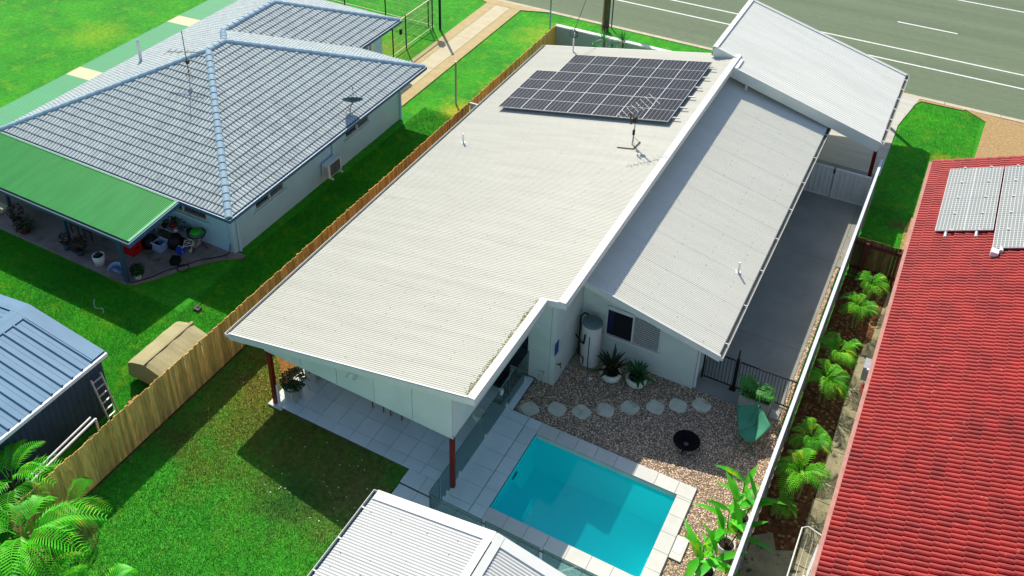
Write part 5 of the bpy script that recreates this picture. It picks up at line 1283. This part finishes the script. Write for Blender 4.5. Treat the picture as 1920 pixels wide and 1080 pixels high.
# bowls with dark bromeliads against the garden wall
BR = [leaf_mesh('leaf', m_leaf_dark, .62, .10, .35), leaf_mesh('leaf', m_leaf_dark, .7, .085, .15)]
MD = [leaf_mesh('leaf', m_leaf_mid, .5, .12, .45), leaf_mesh('leaf', m_leaf_mid, .45, .10, .3)]
for x, y, ms, n_, lb in ((-7.0, 21.55, BR, 22, 'cream bowl with a tall dark bronze bromeliad beside the water heater'), (-6.22, 21.72, MD, 20, 'cream bowl with a green leafy bromeliad under the window')):
    p = thing('bowl_planter', lb, 'potted plant', (x, y, 0), 'cream bowls of bromeliads by the garden wall')
    MB().lathe([(0, .0), (.16, .001), (.30, .12), (.34, .27), (.30, .36), (.26, .36), (.25, .30), (0, .30)], (x, y, 0), 28).build('bowl', m_offwhite, p)
    MB().disc((x, y, .315), .25).build('soil', m_soil, p); leaf_rosette(p, x, y, .34, ms, n_, (-1.25, -.25), (1.0, 1.35))
# hot water cylinder
hw = thing('water_heater', 'tall cream hot water cylinder with grey lid in the wall corner', 'water heater', (-7.88, 21.95, 0))
cx, cy = -7.88, 21.92
MB().prism([(-8.4, 21.45), (-7.45, 21.45), (-7.45, 22.40), (-8.4, 22.40)], -.01, .04).build('concrete_base', m_conc_old, hw)
MB().lathe([(.31, .04), (.315, .08), (.315, 1.66)], (cx, cy, 0), 32).build('tank', m_tank, hw)
MB().lathe([(.325, 1.66), (.325, 1.70), (.29, 1.735), (0, 1.75)], (cx, cy, 0), 32).lathe([(.04, 1.75), (.04, 1.765), (0, 1.765)], (cx, cy, 0), 10).build('lid', m_tanktop, hw)
MB().tube([(cx - .43, cy + .05, .1), (cx - .43, cy + .05, 1.72), (cx - .34, cy + .12, 1.85), (cx - .2, cy + .15, 1.80)], .028, 8).tube([(cx - .5, cy - .1, 1.05), (cx - .25, cy - .28, 1.0), (cx - .12, cy - .34, 1.02), (cx - .10, cy - .33, 1.38)], .03, 8).tube([(cx - .42, cy - .1, .45), (cx - .2, cy - .32, .45), (cx - .1, cy - .34, .42), (cx - .1, cy - .34, .16)], .018, 8).tube([(cx + .06, cy - .325, 1.36), (cx + .06, cy - .335, .3), (cx + .12, cy - .42, .04)], .012, 6).build('pipework', m_black, hw)
tag(MB().lathe([(0, .03), (.06, .03), (.065, 0)], (-7.55, 21.25, .005), 14).build('floor_drain', m_white), 'small round white drain in the gravel near the water heater', 'drain')
# stepping stones
ssh = thing('x_', 'x', 'x'); bpy.data.objects.remove(ssh)
stn = ['first stepping stone from the pool deck end', 'second stepping stone from the pool deck', 'third stepping stone from the pool deck and the lowest', 'fourth stepping stone from the pool deck',
       'fifth stepping stone with a greenish stain in the middle', 'sixth stepping stone, squarish and pinkish grey', 'seventh stepping stone, rounded square with green tint', 'last stepping stone nearest the black pool gate']
for i, ((x, y), lb) in enumerate(zip(steps_xy, stn)):
    pts = []; ph = [.2, .7, .4, .9, .5, .75, .8, .35][i]
    for k in range(20):
        a = 6.283 * k / 20; r_ = .27 * (1 + .07 * math.cos(4 * (a - ph))) * (1 + jit(.02)); pts.append((x + r_ * math.cos(a) * 1.05, y + r_ * math.sin(a)))
    inner = [(x + (p[0] - x) * .95, y + (p[1] - y) * .95) for p in pts]
    mb = MB(); n = 20; v = [(p[0], p[1], -.01) for p in pts] + [(p[0], p[1], .032) for p in pts] + [(p[0], p[1], .042) for p in inner]
    mb.add(v, [(k, (k + 1) % n, n + (k + 1) % n, n + k) for k in range(n)] + [(n + k, n + (k + 1) % n, 2 * n + (k + 1) % n, 2 * n + k) for k in range(n)] + [tuple(range(2 * n, 3 * n))])
    tag(mb.build('stepping_stone', m_step), 'pale ' + lb, 'stepping stone', 'stepping stones across the gravel')
# fire pit
fp = thing('fire_pit', 'round black steel fire pit on the gravel', 'fire pit', (-4.05, 20.1, 0))
MB().lathe([(.02, .14), (.2, .17), (.33, .28), (.39, .33), (.385, .345), (.32, .30), (.19, .19), (0, .165)], (-4.05, 20.1, 0), 36).build('bowl', m_firebowl, fp)
MB().disc((-4.05, 20.1, .19), .07, 12).build('ash', m_ash, fp)
for k in range(3):
    a = 2.1 * k + .4; MB().bar((-4.05 + .2 * math.cos(a), 20.1 + .2 * math.sin(a), .2), (-4.05 + .27 * math.cos(a), 20.1 + .27 * math.sin(a), 0), .03, .03).build('leg', m_firebowl, fp)
# butterfly chair
bc = thing('butterfly_chair', 'green canvas butterfly chair on the gravel beside the planter', 'chair', (-2.55, 21.5, 0))
T1, T2, S0, F1, F2 = Vector((-3.12, 21.80, .66)), Vector((-2.50, 22.05, .76)), Vector((-2.55, 21.55, .33)), Vector((-2.62, 21.0, .40)), Vector((-2.02, 21.55, .62))
ncl = 10
def patch(a, b, c, d, sag, n=8):
    v = []; 
    for i in range(n + 1):
        for j in range(n + 1):
            s_, t = i / n, j / n; p = a.lerp(b, s_).lerp(d.lerp(c, s_), t); v.append(p - Vector((0, 0, sag * math.sin(math.pi * s_) * math.sin(math.pi * t))))
    return v, [(i * (n + 1) + j, i * (n + 1) + j + 1, (i + 1) * (n + 1) + j + 1, (i + 1) * (n + 1) + j) for i in range(n) for j in range(n)]
mb = MB(); mid = Vector((-2.45, 21.55, .42)); 
v, f = patch(T1, T2, mid, F1 + Vector((-.18, .05, 0)), .06); mb.add(v, f, True)
v, f = patch(T2, F2, Vector((-2.32, 20.98, .38)), mid, .04); mb.add(v, f, True)
mb.add([mid, F1 + Vector((-.18, .05, 0)), Vector((-2.52, 20.9, .34)), Vector((-2.32, 20.98, .38))], [(0, 1, 2, 3)])
o = mb.build('sling', m_chair, bc); sm = o.modifiers.new('thick', 'SOLIDIFY'); sm.thickness = .012
MB().tube([(-3.18, 21.93, .80), (-2.4, 21.1, .02), (-2.2, 20.85, .02)], .012, 6).tube([(-2.53, 22.18, .96), (-2.75, 21.0, .02), (-2.9, 20.85, .02)], .012, 6).tube([(-2.02, 21.55, .60), (-2.9, 21.6, .02)], .012, 6).tube([(-2.85, 21.0, .38), (-2.2, 21.9, .02)], .012, 6).tube([(-2.9, 20.85, .02), (-2.7, 20.80, .03), (-2.45, 20.84, .10), (-2.3, 20.8, .03), (-2.2, 20.85, .02)], .011, 6).build('wire_frame', m_chair, bc)
# planter with lady palm by the gate
lp = thing('lady_palm_planter', 'long pale grey planter with lady palm in front of the black pool fence', 'planter', (-2.75, 22.55, 0))
MB().prism([(-3.20, 22.42), (-2.28, 22.42), (-2.28, 22.86), (-3.20, 22.86)], 0, .48).build('trough', m_plantbox, lp)
MB().prism([(-3.16, 22.46), (-2.32, 22.46), (-2.32, 22.82), (-3.16, 22.82)], .481, .485).build('soil', m_soil, lp)
def fan_mesh(name, mat, n=8, L=.3, wd=.045):
    v = []; f = []
    for k in range(n):
        a = (k / (n - 1) - .5) * 2.6; c, s_ = math.cos(a), math.sin(a); o = len(v)
        v += [(0, 0, 0), (c * L * .55 + s_ * wd / 2, s_ * L * .55 - c * wd / 2, .02), (c * L * .55 - s_ * wd / 2, s_ * L * .55 + c * wd / 2, .02), (c * L, s_ * L, -.06)]
        f += [(o, o + 1, o + 2), (o + 1, o + 3, o + 2)]
    me = bpy.data.meshes.new(name); me.from_pydata(v, [], f); me.materials.append(mat); return me
FN = fan_mesh('leaf_fan', m_rhapis)
for k in range(9):
    x, y = random.uniform(-3.1, -2.55), random.uniform(22.5, 22.8); tx, ty, tz = x + jit(.28), y + jit(.25), random.uniform(.75, 1.15)
    st = MB().tube([(x, y, .45), (tx, ty, tz)], .010, 5).build('stem', m_trunk, lp)
    for j in range(3): o = place('leaf_fan', FN, lp, (tx + jit(.05), ty + jit(.05), tz - j * .12), (jit(.5), random.uniform(-.2, .6), random.uniform(0, 6.28))); o.scale = (random.uniform(.85, 1.2),) * 3
def leafball(name, mat, c, r_, n, s_, parent):
    P = rng.normal(0, 1, (n, 3)); P /= np.linalg.norm(P, axis=1)[:, None]; P *= (rng.uniform(.35, 1, n) ** .5)[:, None] * np.array(r_)
    P += np.array(c); a = rng.uniform(0, 6.28, (n, 3)); V = []
    d1 = np.c_[np.cos(a[:, 0]), np.sin(a[:, 0]), .5 * np.sin(a[:, 1])] * s_; d2 = np.c_[-np.sin(a[:, 0]), np.cos(a[:, 0]), .5 * np.cos(a[:, 2])] * s_ * .45
    V = np.stack([P - d1, P + d2, P + d1, P - d2], 1).reshape(-1, 3); F = np.arange(4 * n).reshape(-1, 4)
    return np_mesh(name, mat, V, F, parent, 'stuff')
leafball('low_foliage', m_leaf_bush, (-2.5, 22.62, .62), (.28, .22, .2), 160, .05, lp)
tag(MB().prism([(-2.24, 22.44), (-1.98, 22.44), (-1.98, 22.8), (-2.24, 22.8)], 0, .06).build('low_step_block', m_plantbox), 'low grey concrete block between planter and steel fence', 'block')

# planters with dark bushes on the patio corner
for x, y, lb in ((-15.15, 16.0, 'grey planter nearest the red post holding a dark trailing bush'), (-15.1, 16.95, 'grey planter behind the first on the patio edge with dark bush')):
    p = thing('patio_planter', lb, 'planter', (x, y, .07), 'planters on the patio edge')
    MB().prism([(x - .2, y - .2), (x + .2, y - .2), (x + .2, y + .2), (x - .2, y + .2)], .07, .62).build('trough', m_plantbox, p)
    MB().disc((x, y, .625), .17, 12).build('soil', m_soil, p)
    leafball('foliage', m_leaf_bush, (x + .05, y, .85), (.40, .42, .32), 420, .055, p)
    for k in range(5):
        a = random.uniform(-1.6, 1.2); MB().tube([(x, y, .7), (x + .4 * math.cos(a), y + .4 * math.sin(a), .85), (x + .55 * math.cos(a), y + .55 * math.sin(a), .5)], .01, 5).build('stem', m_trunk, p)
tag(MB().bar((-15.25, 15.75, .92), (-15.05, 17.1, 1.02), .22, .05).build('cushion_bench_top', m_orange), 'orange lit board lying across the patio planters', 'board')
# white framed outdoor table
wt = thing('white_bench_table', 'white framed low table near the wall under the patio roof', 'table', (-14.6, 17.6, .07))
MB().box(-15.2, -14.1, 17.3, 17.9, .46, .50).build('tabletop', m_tile, wt)
for x in (-15.17, -14.15):
    for y in (17.32, 17.84): MB().box(x, x + .05, y, y + .05, .07, .459).build('leg', m_white, wt)
MB().box(-15.1, -14.16, 17.33, 17.36, .10, .14).box(-15.1, -14.16, 17.85, 17.88, .10, .14).build('stretcher', m_white, wt)
# two stools with brown legs
def stool(x, y, lb):
    s_ = thing('bar_stool', lb, 'stool', (x, y, .07), 'brown stools under the patio roof')
    for dx in (-.2, .2):
        for dy in (-.17, .17): MB().box(x + dx - .015, x + dx + .015, y + dy - .015, y + dy + .015, .07, .66).build('leg', m_stool, s_)
    MB().box(x - .22, x + .22, y - .19, y + .19, .66, .70).build('seat', m_stool, s_)
    MB().box(x - .2, x + .2, y + .155, y + .185, .85, 1.05).box(x - .21, x - .18, y + .155, y + .185, .70, 1.05).box(x + .18, x + .21, y + .155, y + .185, .70, 1.05).build('backrest', m_stool, s_)
stool(-12.63, 17.03, 'left brown legged stool under the patio beam'); stool(-11.98, 17.03, 'right brown legged stool under the patio beam')
# outdoor furniture glimpsed through the glass
lc = thing('lounge_chair', 'dark lounge chair seen through the glass fence beside the sliding door', 'chair', (-10.0, 19.5, .07))
MB().prism([(-10.3, 19.2), (-9.7, 19.2), (-9.7, 19.8), (-10.3, 19.8)], .35, .45).build('seat', m_dark, lc); MB().box(-10.3, -9.7, 19.8, 19.88, .45, .95).build('backrest', m_dark, lc)
for dx in (-.27, .25):
    for dy in (-.27, .25): MB().box(-10 + dx, -10 + dx + .03, 19.5 + dy, 19.5 + dy + .03, .07, .35).build('leg', m_white, lc)
tag(MB().lathe([(0, .0), (.14, 0), (.22, .2), (.2, .34), (.17, .34), (0, .3)], (-9.75, 18.0, .07), 20).build('round_pot', m_offwhite), 'pale round pot behind the glass fence on the patio', 'pot')

# yuccas behind the front corner of the roof
for x, y, h, lb in ((-14.65, 38.9, 2.45, 'left tall yucca between the front wall and the cream roof'), (-13.8, 39.1, 2.5, 'right tall yucca between the front wall and the cream roof'), (-14.15, 38.6, 2.1, 'low middle yucca at the edge of the cream roof'), (-14.95, 38.4, 2.05, 'leftmost low yucca at the edge of the cream roof'), (-13.3, 38.5, 2.2, 'rightmost low yucca at the edge of the cream roof')):
    p = thing('yucca', lb, 'yucca', (x, y, 0), 'yuccas behind the front wall')
    MB().tube([(x, y, 0), (x, y, h)], .05, 7).build('trunk', m_trunk, p)
    YM = [leaf_mesh('leaf', m_yucca, .6, .045, .2), leaf_mesh('leaf', m_yucca, .6, .045, .5)] if 'YM' not in globals() else YM
    leaf_rosette(p, x, y, h, YM, 30, (-1.4, .2), (.8, 1.1))

n_ = 700; lx_ = rng.uniform(-1.45, .1, n_); ly_ = rng.uniform(18.2, 30.3, n_)
m_dead = M('dead_leaf', (0.40, 0.24, 0.09), (0.24, 0.12, 0.05), scale=9, rough=0.9)
specks('fallen_leaves', lx_, ly_, np.full(n_, .006), rng.uniform(.015, .045, n_), m_dead, None)
n_ = 160; specks('fallen_leaves', rng.uniform(-18, -15.7, n_), rng.uniform(15.6, 19, n_), np.full(n_, .012), rng.uniform(.015, .04, n_), m_dead, None)
n_ = 260; specks('fallen_leaves', rng.choice([-1.9, -17.9], n_) + rng.normal(0, .06, n_), rng.uniform(9, 33, n_), np.full(n_, .022), rng.uniform(.012, .03, n_), m_dead, None)

# ------------------------------------------------------------------ tarpaulin covered trailer by the fence
tp = thing('covered_trailer', 'khaki canvas covered low trailer standing against the timber fence', 'trailer', (-19.3, 15.2, 0))
prof = [(-20.15, .18), (-20.12, .72), (-19.95, .82), (-19.45, .98), (-19.33, .97), (-18.6, .78), (-18.35, .74), (-18.3, .2)]
v = []; ny = 14; rr = random.Random(4)
for j in range(ny + 1):
    y = 14.15 + 2.1 * j / ny; e = 0.0 if 0 < j < ny else .03
    for i, (x, z) in enumerate(prof):
        w_ = rr.uniform(-.006, .006); v.append((x + (rr.uniform(-.05, .05) if z < .3 else 0), y, z - e + w_ + .008 * math.sin(j * 1.3 + i)))
k = len(prof); f = [(j * k + i, (j + 1) * k + i, (j + 1) * k + i + 1, j * k + i + 1) for j in range(ny) for i in range(k - 1)]
f += [tuple(range(k)), tuple(range(ny * k + k - 1, ny * k - 1, -1))]
MB().add(v, f, False).build('canvas_cover', m_tarp, tp)
MB().bar((-19.40, 14.10, 1.0), (-19.40, 16.3, 1.0), .09, .015).build('cover_seam', m_tarp, tp)
for x in (-20.0, -18.5): MB().tube([(x - .06, 15.2, .25), (x + .06, 15.2, .25)], .25, 16).build('wheel', m_dark, tp)
MB().box(-20.05, -18.4, 14.22, 16.15, .2, .28).build('chassis', m_redrail, tp)
MB().bar((-19.2, 16.2, .3), (-18.5, 17.3, .35), .05, .05).tube([(-18.45, 17.35, .0), (-18.45, 17.35, .55)], .035, 8).bar((-18.9, 16.2, .3), (-18.45, 17.25, .35), .05, .05).build('drawbar', m_galv, tp)
MB().tube([(-18.42, 17.55, .12), (-18.38, 17.55, .12)], .10, 12).build('jockey_wheel', m_galv, tp)
leafball('groundcover', m_clover, (-18.75, 13.4, .08), (.55, .8, .16), 900, .045, None)
tag(MB().box(-20.7, -20.45, 17.5, 17.7, .0, .05).tube([(-20.6, 17.6, .05), (-20.45, 17.8, .2)], .012, 6).build('sprinkler', m_dark), 'small dark garden sprinkler on the shaded grass', 'sprinkler')

# ------------------------------------------------------------------ things on the neighbour's patio
def potted(x, y, r_, h, pm, leaf, lr, lz, n_, lb, name='potted_plant'):
    p = thing(name, lb, 'potted plant', (x, y, .05)); pot(p, x, y, r_ * .75, r_, h, pm, .05)
    if n_: leafball('foliage', leaf, (x, y, .05 + h + lz), (lr, lr, lz + .08), n_, .06, p)
    return p
potted(-25.25, 17.62, .22, .42, m_white, m_leaf_bush, .12, .02, 24, 'large white bucket of dark soil beside the patio edge')
potted(-23.45, 17.72, .14, .24, m_white, m_leaf_bush, .26, .16, 260, 'bushy green plant in a small white pot by the blue corner post')
potted(-26.95, 17.62, .13, .28, m_bluepost, m_leaf_burg, .22, .2, 110, 'burgundy plant in a blue pot on the patio edge')
potted(-26.3, 17.66, .16, .22, m_bluepost, m_leaf_burg, .32, .26, 240, 'wider dark burgundy shrub in a blue rimmed pot')
potted(-29.75, 17.75, .2, .3, m_dark, m_leaf_burg, .3, .32, 200, 'tall dark burgundy shrub beside the left blue post')
potted(-29.2, 17.6, .25, .2, m_redrail, m_leaf_dark, .4, .1, 200, 'low dark sprawling plant in a red brown trough')
p = thing('washing_basin', 'pale blue oval washing basin leaning at the patio edge', 'basin', (-24.45, 17.55, .05))
v = []
for r_, z in ((.22, .06), (.27, .16), (.29, .17)): v += [(-24.45 + r_ * 1.15 * math.cos(t), 17.6 + r_ * .85 * math.sin(t), z + .12 * math.sin(t) * r_ / .28) for t in [6.283 * k / 20 for k in range(20)]]
MB().add(v, [tuple(range(20))] + [(i * 20 + k, i * 20 + (k + 1) % 20, (i + 1) * 20 + (k + 1) % 20, (i + 1) * 20 + k) for i in range(2) for k in range(20)], True).build('basin', m_ltblue, p)
p = thing('red_cooler', 'bright red storage box behind the blue corner post', 'box', (-24.75, 18.75, .05))
MB().box(-25.0, -24.5, 18.5, 18.95, .05, .52).build('body', m_red, p); MB().box(-25.02, -24.48, 18.48, 18.97, .521, .60).build('lid', m_red, p)
MB().box(-24.478, -24.46, 18.65, 18.8, .3, .36).build('handle', m_redrail, p)
p = thing('clear_tub', 'translucent pale blue plastic tub on the patio floor', 'tub', (-24.0, 19.35, .05))
for a in ((-24.2, -24.18, 19.15, 19.55), (-23.8, -23.78, 19.15, 19.55), (-24.18, -23.8, 19.15, 19.17), (-24.18, -23.8, 19.53, 19.55)): MB().box(*a, .055, .38).build('side', m_ltblue, p)
MB().box(-24.2, -23.78, 19.15, 19.55, .05, .054).build('base', m_ltblue, p)
MB().box(-24.22, -23.76, 19.13, 19.15, .38, .41).box(-24.22, -23.76, 19.55, 19.57, .38, .41).build('rim', m_white, p)
for x, y, r_, h, lb in ((-24.45, 19.3, .3, .5, 'black rubbish sack behind the red box'), (-23.6, 19.75, .3, .55, 'tall black rubbish sack beside the blue tub')):
    o = MB().lathe([(0, 0), (r_, .03), (r_ * 1.05, h * .45), (r_ * .7, h * .85), (r_ * .25, h), (0, h * 1.02)], (x, y, .05), 12).build('rubbish_sack', m_black)
    for vv_ in o.data.vertices: vv_.co.x += random.uniform(-.03, .03); vv_.co.y += random.uniform(-.03, .03)
    tag(o, lb, 'sack')
p = thing('blue_bucket', 'small bright blue square bucket on the patio', 'bucket', (-23.15, 19.55, .05))
MB().prism([(-23.28, 19.42), (-23.05, 19.42), (-23.05, 19.65), (-23.28, 19.65)], .05, .30).build('body', m_blue, p); MB().tube([(-23.28, 19.53, .30), (-23.17, 19.53, .40), (-23.05, 19.53, .30)], .01, 6).build('handle', m_white, p)
o = MB().prism([(-22.98, 18.80), (-22.70, 18.92), (-22.82, 19.20), (-23.10, 19.08)], .05, .30).build('black_cube_bin', m_black); tag(o, 'small black square bin standing alone on the open patio', 'bin')
# bench of clutter along the wall
p = thing('potting_bench', 'low potting bench against the pale blue wall crowded with pots', 'bench', (-23.9, 20.2, .05))
MB().box(-24.9, -22.9, 19.95, 20.4, .42, .46).build('bench_top', m_plantbox, p)
for x in (-24.85, -22.98): MB().box(x, x + .06, 19.98, 20.38, .05, .419).build('leg', m_plantbox, p)
cl = [(-24.6, 20.15, .11, .22, m_yelp, 'yellow round pot on the potting bench'), (-24.15, 20.3, .10, .28, m_dish, 'dark green bottle shaped pot at the back of the bench'), (-23.95, 20.1, .11, .30, m_red, 'red pot on the potting bench'),
      (-23.75, 20.0, .09, .18, m_white, 'small white pot at the front of the bench'), (-23.5, 20.25, .10, .2, m_ltblue, 'pale blue pot at the back of the bench'), (-24.35, 20.0, .09, .16, m_dark, 'black pot at the front of the bench'), (-23.2, 20.15, .14, .22, m_dark, 'wide black pot at the right end of the bench')]
for x, y, r_, h, mm, lb in cl:
    tag(MB().lathe([(0, 0), (r_ * .75, 0), (r_, h), (r_ * .85, h), (r_ * .8, h - .04), (0, h - .04)], (x, y, .46), 14).build('pot', mm), lb, 'pot')
leafball('dark_weeds', m_leaf_dark, (-23.9, 20.1, .8), (.9, .25, .22), 260, .05, p)
# cafe table and scrolled white chair
p = thing('round_patio_table', 'round black metal table with a bright green cushion by the wall', 'table', (-22.75, 20.0, .05))
MB().lathe([(.30, .68), (.34, .70), (.34, .72), (.30, .72)], (-22.75, 20.05, .05), 28).build('rim', m_black, p); MB().disc((-22.75, 20.05, .745), .30).build('glass_top', m_galv, p)
for k in range(3):
    a = 2.1 * k + .5; MB().tube([(-22.75 + .28 * math.cos(a), 20.05 + .28 * math.sin(a), .73), (-22.75 + .08 * math.cos(a), 20.05 + .08 * math.sin(a), .4), (-22.75 + .33 * math.cos(a), 20.05 + .33 * math.sin(a), .05)], .015, 6).build('leg', m_black, p)
tag(MB().lathe([(0, 0), (.2, .0), (.22, .05), (.18, .10), (0, .11)], (-22.8, 20.08, .76), 14).build('cushion', m_greenp), 'bright green round cushion lying on the black patio table', 'cushion')
p = thing('scroll_chair', 'white wrought iron chair end with scrolls on the patio', 'chair', (-23.0, 19.75, .05))
mb = MB()
for dx in (0, .22):
    mb.tube([(-23.1 + dx + .0, 19.55 + dx, .06), (-23.05 + dx, 19.6 + dx, .35), (-22.98 + dx, 19.65 + dx, .62)], .013, 6)
    mb.tube([(-23.1 + dx + .07 * math.cos(t) * (1 - t / 12), 19.5 + dx + .07 * math.sin(t) * .3, .12 + .07 * math.sin(t) * (1 - t / 12)) for t in np.linspace(0, 9, 22)], .012, 6)
mb.build('scroll_frame', m_white, p); MB().bar((-23.1, 19.55, .34), (-22.78, 19.87, .34), .02, .02).bar((-22.98, 19.65, .62), (-22.76, 19.87, .62), .02, .02).bar((-23.02, 19.6, .36), (-22.8, 19.85, .6), .015, .015).bar((-22.8, 19.85, .36), (-23.0, 19.62, .6), .015, .015).build('crossed_back', m_white, p)
hp = [(-21.5, 20.4, .5), (-21.55, 20.3, .12), (-21.9, 19.9, .07), (-22.3, 19.5, .06), (-22.55, 19.0, .06)]
hp += [(-22.45 + .22 * math.cos(t), 18.9 + .2 * math.sin(t), .07) for t in np.linspace(1.8, 8.0, 18)]
hp += [(-22.9, 18.5, .06), (-23.1, 18.0, .06), (-23.25, 17.75, .06), (-23.5, 17.4, .06)]
def smooth(p, n=5):
    p = [Vector(q) for q in p]; out = []
    for i in range(len(p) - 1):
        a, b, c, d = p[max(i - 1, 0)], p[i], p[i + 1], p[min(i + 2, len(p) - 1)]
        for k in range(n):
            t = k / n; out.append(.5 * ((2 * b) + (c - a) * t + (2 * a - 5 * b + 4 * c - d) * t * t + (3 * b - a - 3 * c + d) * t ** 3))
    return out + [p[-1]]
tag(MB().tube(smooth(hp, 3), .018, 6).build('garden_hose', m_black), 'black garden hose looped across the patio from the wall tap', 'hose')
tag(MB().tube(smooth([(-24.0, 16.2, .02), (-23.8, 16.0, .03), (-23.6, 15.9, .02), (-23.4, 16.0, .02), (-23.2, 15.85, .02)], 5), .008, 5).build('white_twine', m_white), 'thin white twine curled on the shaded lawn', 'twine')
# dark table and chairs under the patio cover
p = thing('outdoor_dining_table', 'dark legged dining table under the green patio cover', 'table', (-26.9, 19.2, .05))
MB().box(-27.9, -26.0, 18.9, 19.8, .72, .76).build('tabletop', m_dark, p)
for x in (-27.85, -26.1):
    for y in (18.92, 19.72): MB().box(x, x + .05, y, y + .05, .05, .719).build('leg', m_black, p)
for i, x in enumerate((-27.4, -26.7)):
    s_ = thing('dining_chair', ('left' if i == 0 else 'right') + ' dark dining chair at the table under the green patio cover', 'chair', (x, 18.6, .05), 'dining chairs under the patio cover')
    for dx in (-.2, .17):
        for dy in (-.2, .17): MB().box(x + dx, x + dx + .03, 18.6 + dy, 18.6 + dy + .03, .05, .45).build('leg', m_black, s_)
    MB().box(x - .2, x + .2, 18.4, 18.8, .45, .49).build('seat', m_dark, s_); MB().box(x - .2, x + .2, 18.37, 18.40, .49, .9).build('backrest', m_dark, s_)
p = thing('lift_walker', 'orange cushion on a small dark barrow under the cover', 'barrow', (-31.0, 19.3, .05))
MB().box(-31.3, -30.8, 19.1, 19.5, .45, .6).build('cushion', m_orange, p); MB().tube([(-30.75, 19.0, .3), (-30.7, 19.0, .3)], .24, 16).build('wheel', m_black, p); MB().tube([(-31.4, 19.0, .3), (-31.35, 19.0, .3)], .24, 16).build('wheel', m_black, p); MB().box(-31.35, -30.75, 19.0, 19.5, .38, .44).build('tray', m_dark, p)
tag(MB().box(-30.2, -29.5, 19.4, 20.1, .05, .55).build('covered_crate', m_black), 'black covered crate in the deep shade of the patio', 'crate')
tag(MB().prism([(-31.9, 17.75), (-30.95, 17.95), (-31.1, 18.35), (-31.9, 18.4)], .05, .06).build('mat', m_drive_centre), 'pale cream mat at the left end of the patio', 'mat')

# rotary clothes line bottom right
cl_ = thing('clothes_line', 'folding green framed clothes line fixed to the red house wall', 'clothes line', (0, 17, 1.4))
MB().tube([(.45, 17.75, 1.5), (-.30, 17.95, 1.5), (-.42, 17.85, 1.5), (-.42, 15.6, 1.5), (-.3, 15.5, 1.5), (.45, 15.5, 1.5)], .02, 8).build('outer_frame', m_offwhite, cl_)
for k in range(5): MB().tube([(-.25 + k * .15, 17.88 - k * .03, 1.5), (-.25 + k * .15, 15.5, 1.5)], .006, 5).build('line', m_white, cl_)
MB().bar((.05, 17.6, 1.42), (-.1, 15.5, 1.35), .06, .06).build('support_arm', m_alu, cl_)
MB().bar((-.1, 16.6, 1.36), (.1, 16.6, 1.36), .06, .08).build('bracket', m_white, cl_)
tag(MB().tube([(.10, 17.75, 1.9), (.12, 18.1, 2.0), (.12, 18.35, 1.8), (.14, 18.3, 1.5)], .05, 8).build('white_bag', m_white), 'crumpled white plastic pipe cover hanging at the red house eave', 'cover')
# television antenna on the main roof
ta = thing('television_antenna', 'multi element television antenna on a short mast on the cream roof', 'antenna', (-9.47, 28.78, 3.95))
MB().tube([(-9.47, 28.78, 3.92), (-9.38, 28.75, 5.65)], .022, 8).build('mast', m_galv, ta)
MB().bar((-9.9, 28.45, 3.90), (-9.3, 28.45, 4.02), .04, .03).bar((-9.3, 28.45, 4.02), (-9.25, 29.0, 4.03), .04, .03).bar((-9.47, 28.78, 4.35), (-9.2, 28.9, 4.03), .012, .012).bar((-9.47, 28.78, 4.45), (-9.25, 28.45, 4.03), .012, .012).build('base_frame', m_rust, ta)
MB().box(-9.50, -9.36, 28.68, 28.8, 4.95, 5.15).box(-9.46, -9.38, 28.66, 28.72, 4.45, 4.65).build('amplifier_box', m_black, ta)
MB().tube([(-9.55, 28.7, 4.85), (-9.6, 28.7, 5.0), (-9.58, 28.7, 5.3)], .03, 6).build('cable_coil', m_rust, ta)
a, b = Vector((-9.95, 28.1, 5.30)), Vector((-8.95, 29.25, 5.80))
MB().bar(a, b, .018, .018).build('boom', m_rust, ta)
d_ = (b - a).normalized(); pe = Vector((.82, -.42, .0)).normalized()
pe = d_.cross(Vector((0, 0, 1))).normalized()
for k in range(8):
    t = .12 + .86 * k / 7; c = a.lerp(b, t); L_ = .18 + .28 * t
    MB().bar(c - pe * L_ * .85, c + pe * L_ * .85, .013, .013).build('element', m_alu, ta)
for x, y, z, lb in ((-15.8, 27.6, Z1(-15.8), 'short white vent pipe near the low edge of the cream roof'), (-4.4, 25.35, Z2(-4.4), 'short white vent pipe on the lower cream roof over the driveway')):
    tag(MB().tube([(x, y, z), (x, y, z + .42)], .035, 8).tube([(x, y, z), (x, y, z + .03)], .09, 10).build('roof_vent_pipe', m_white), lb, 'vent pipe')
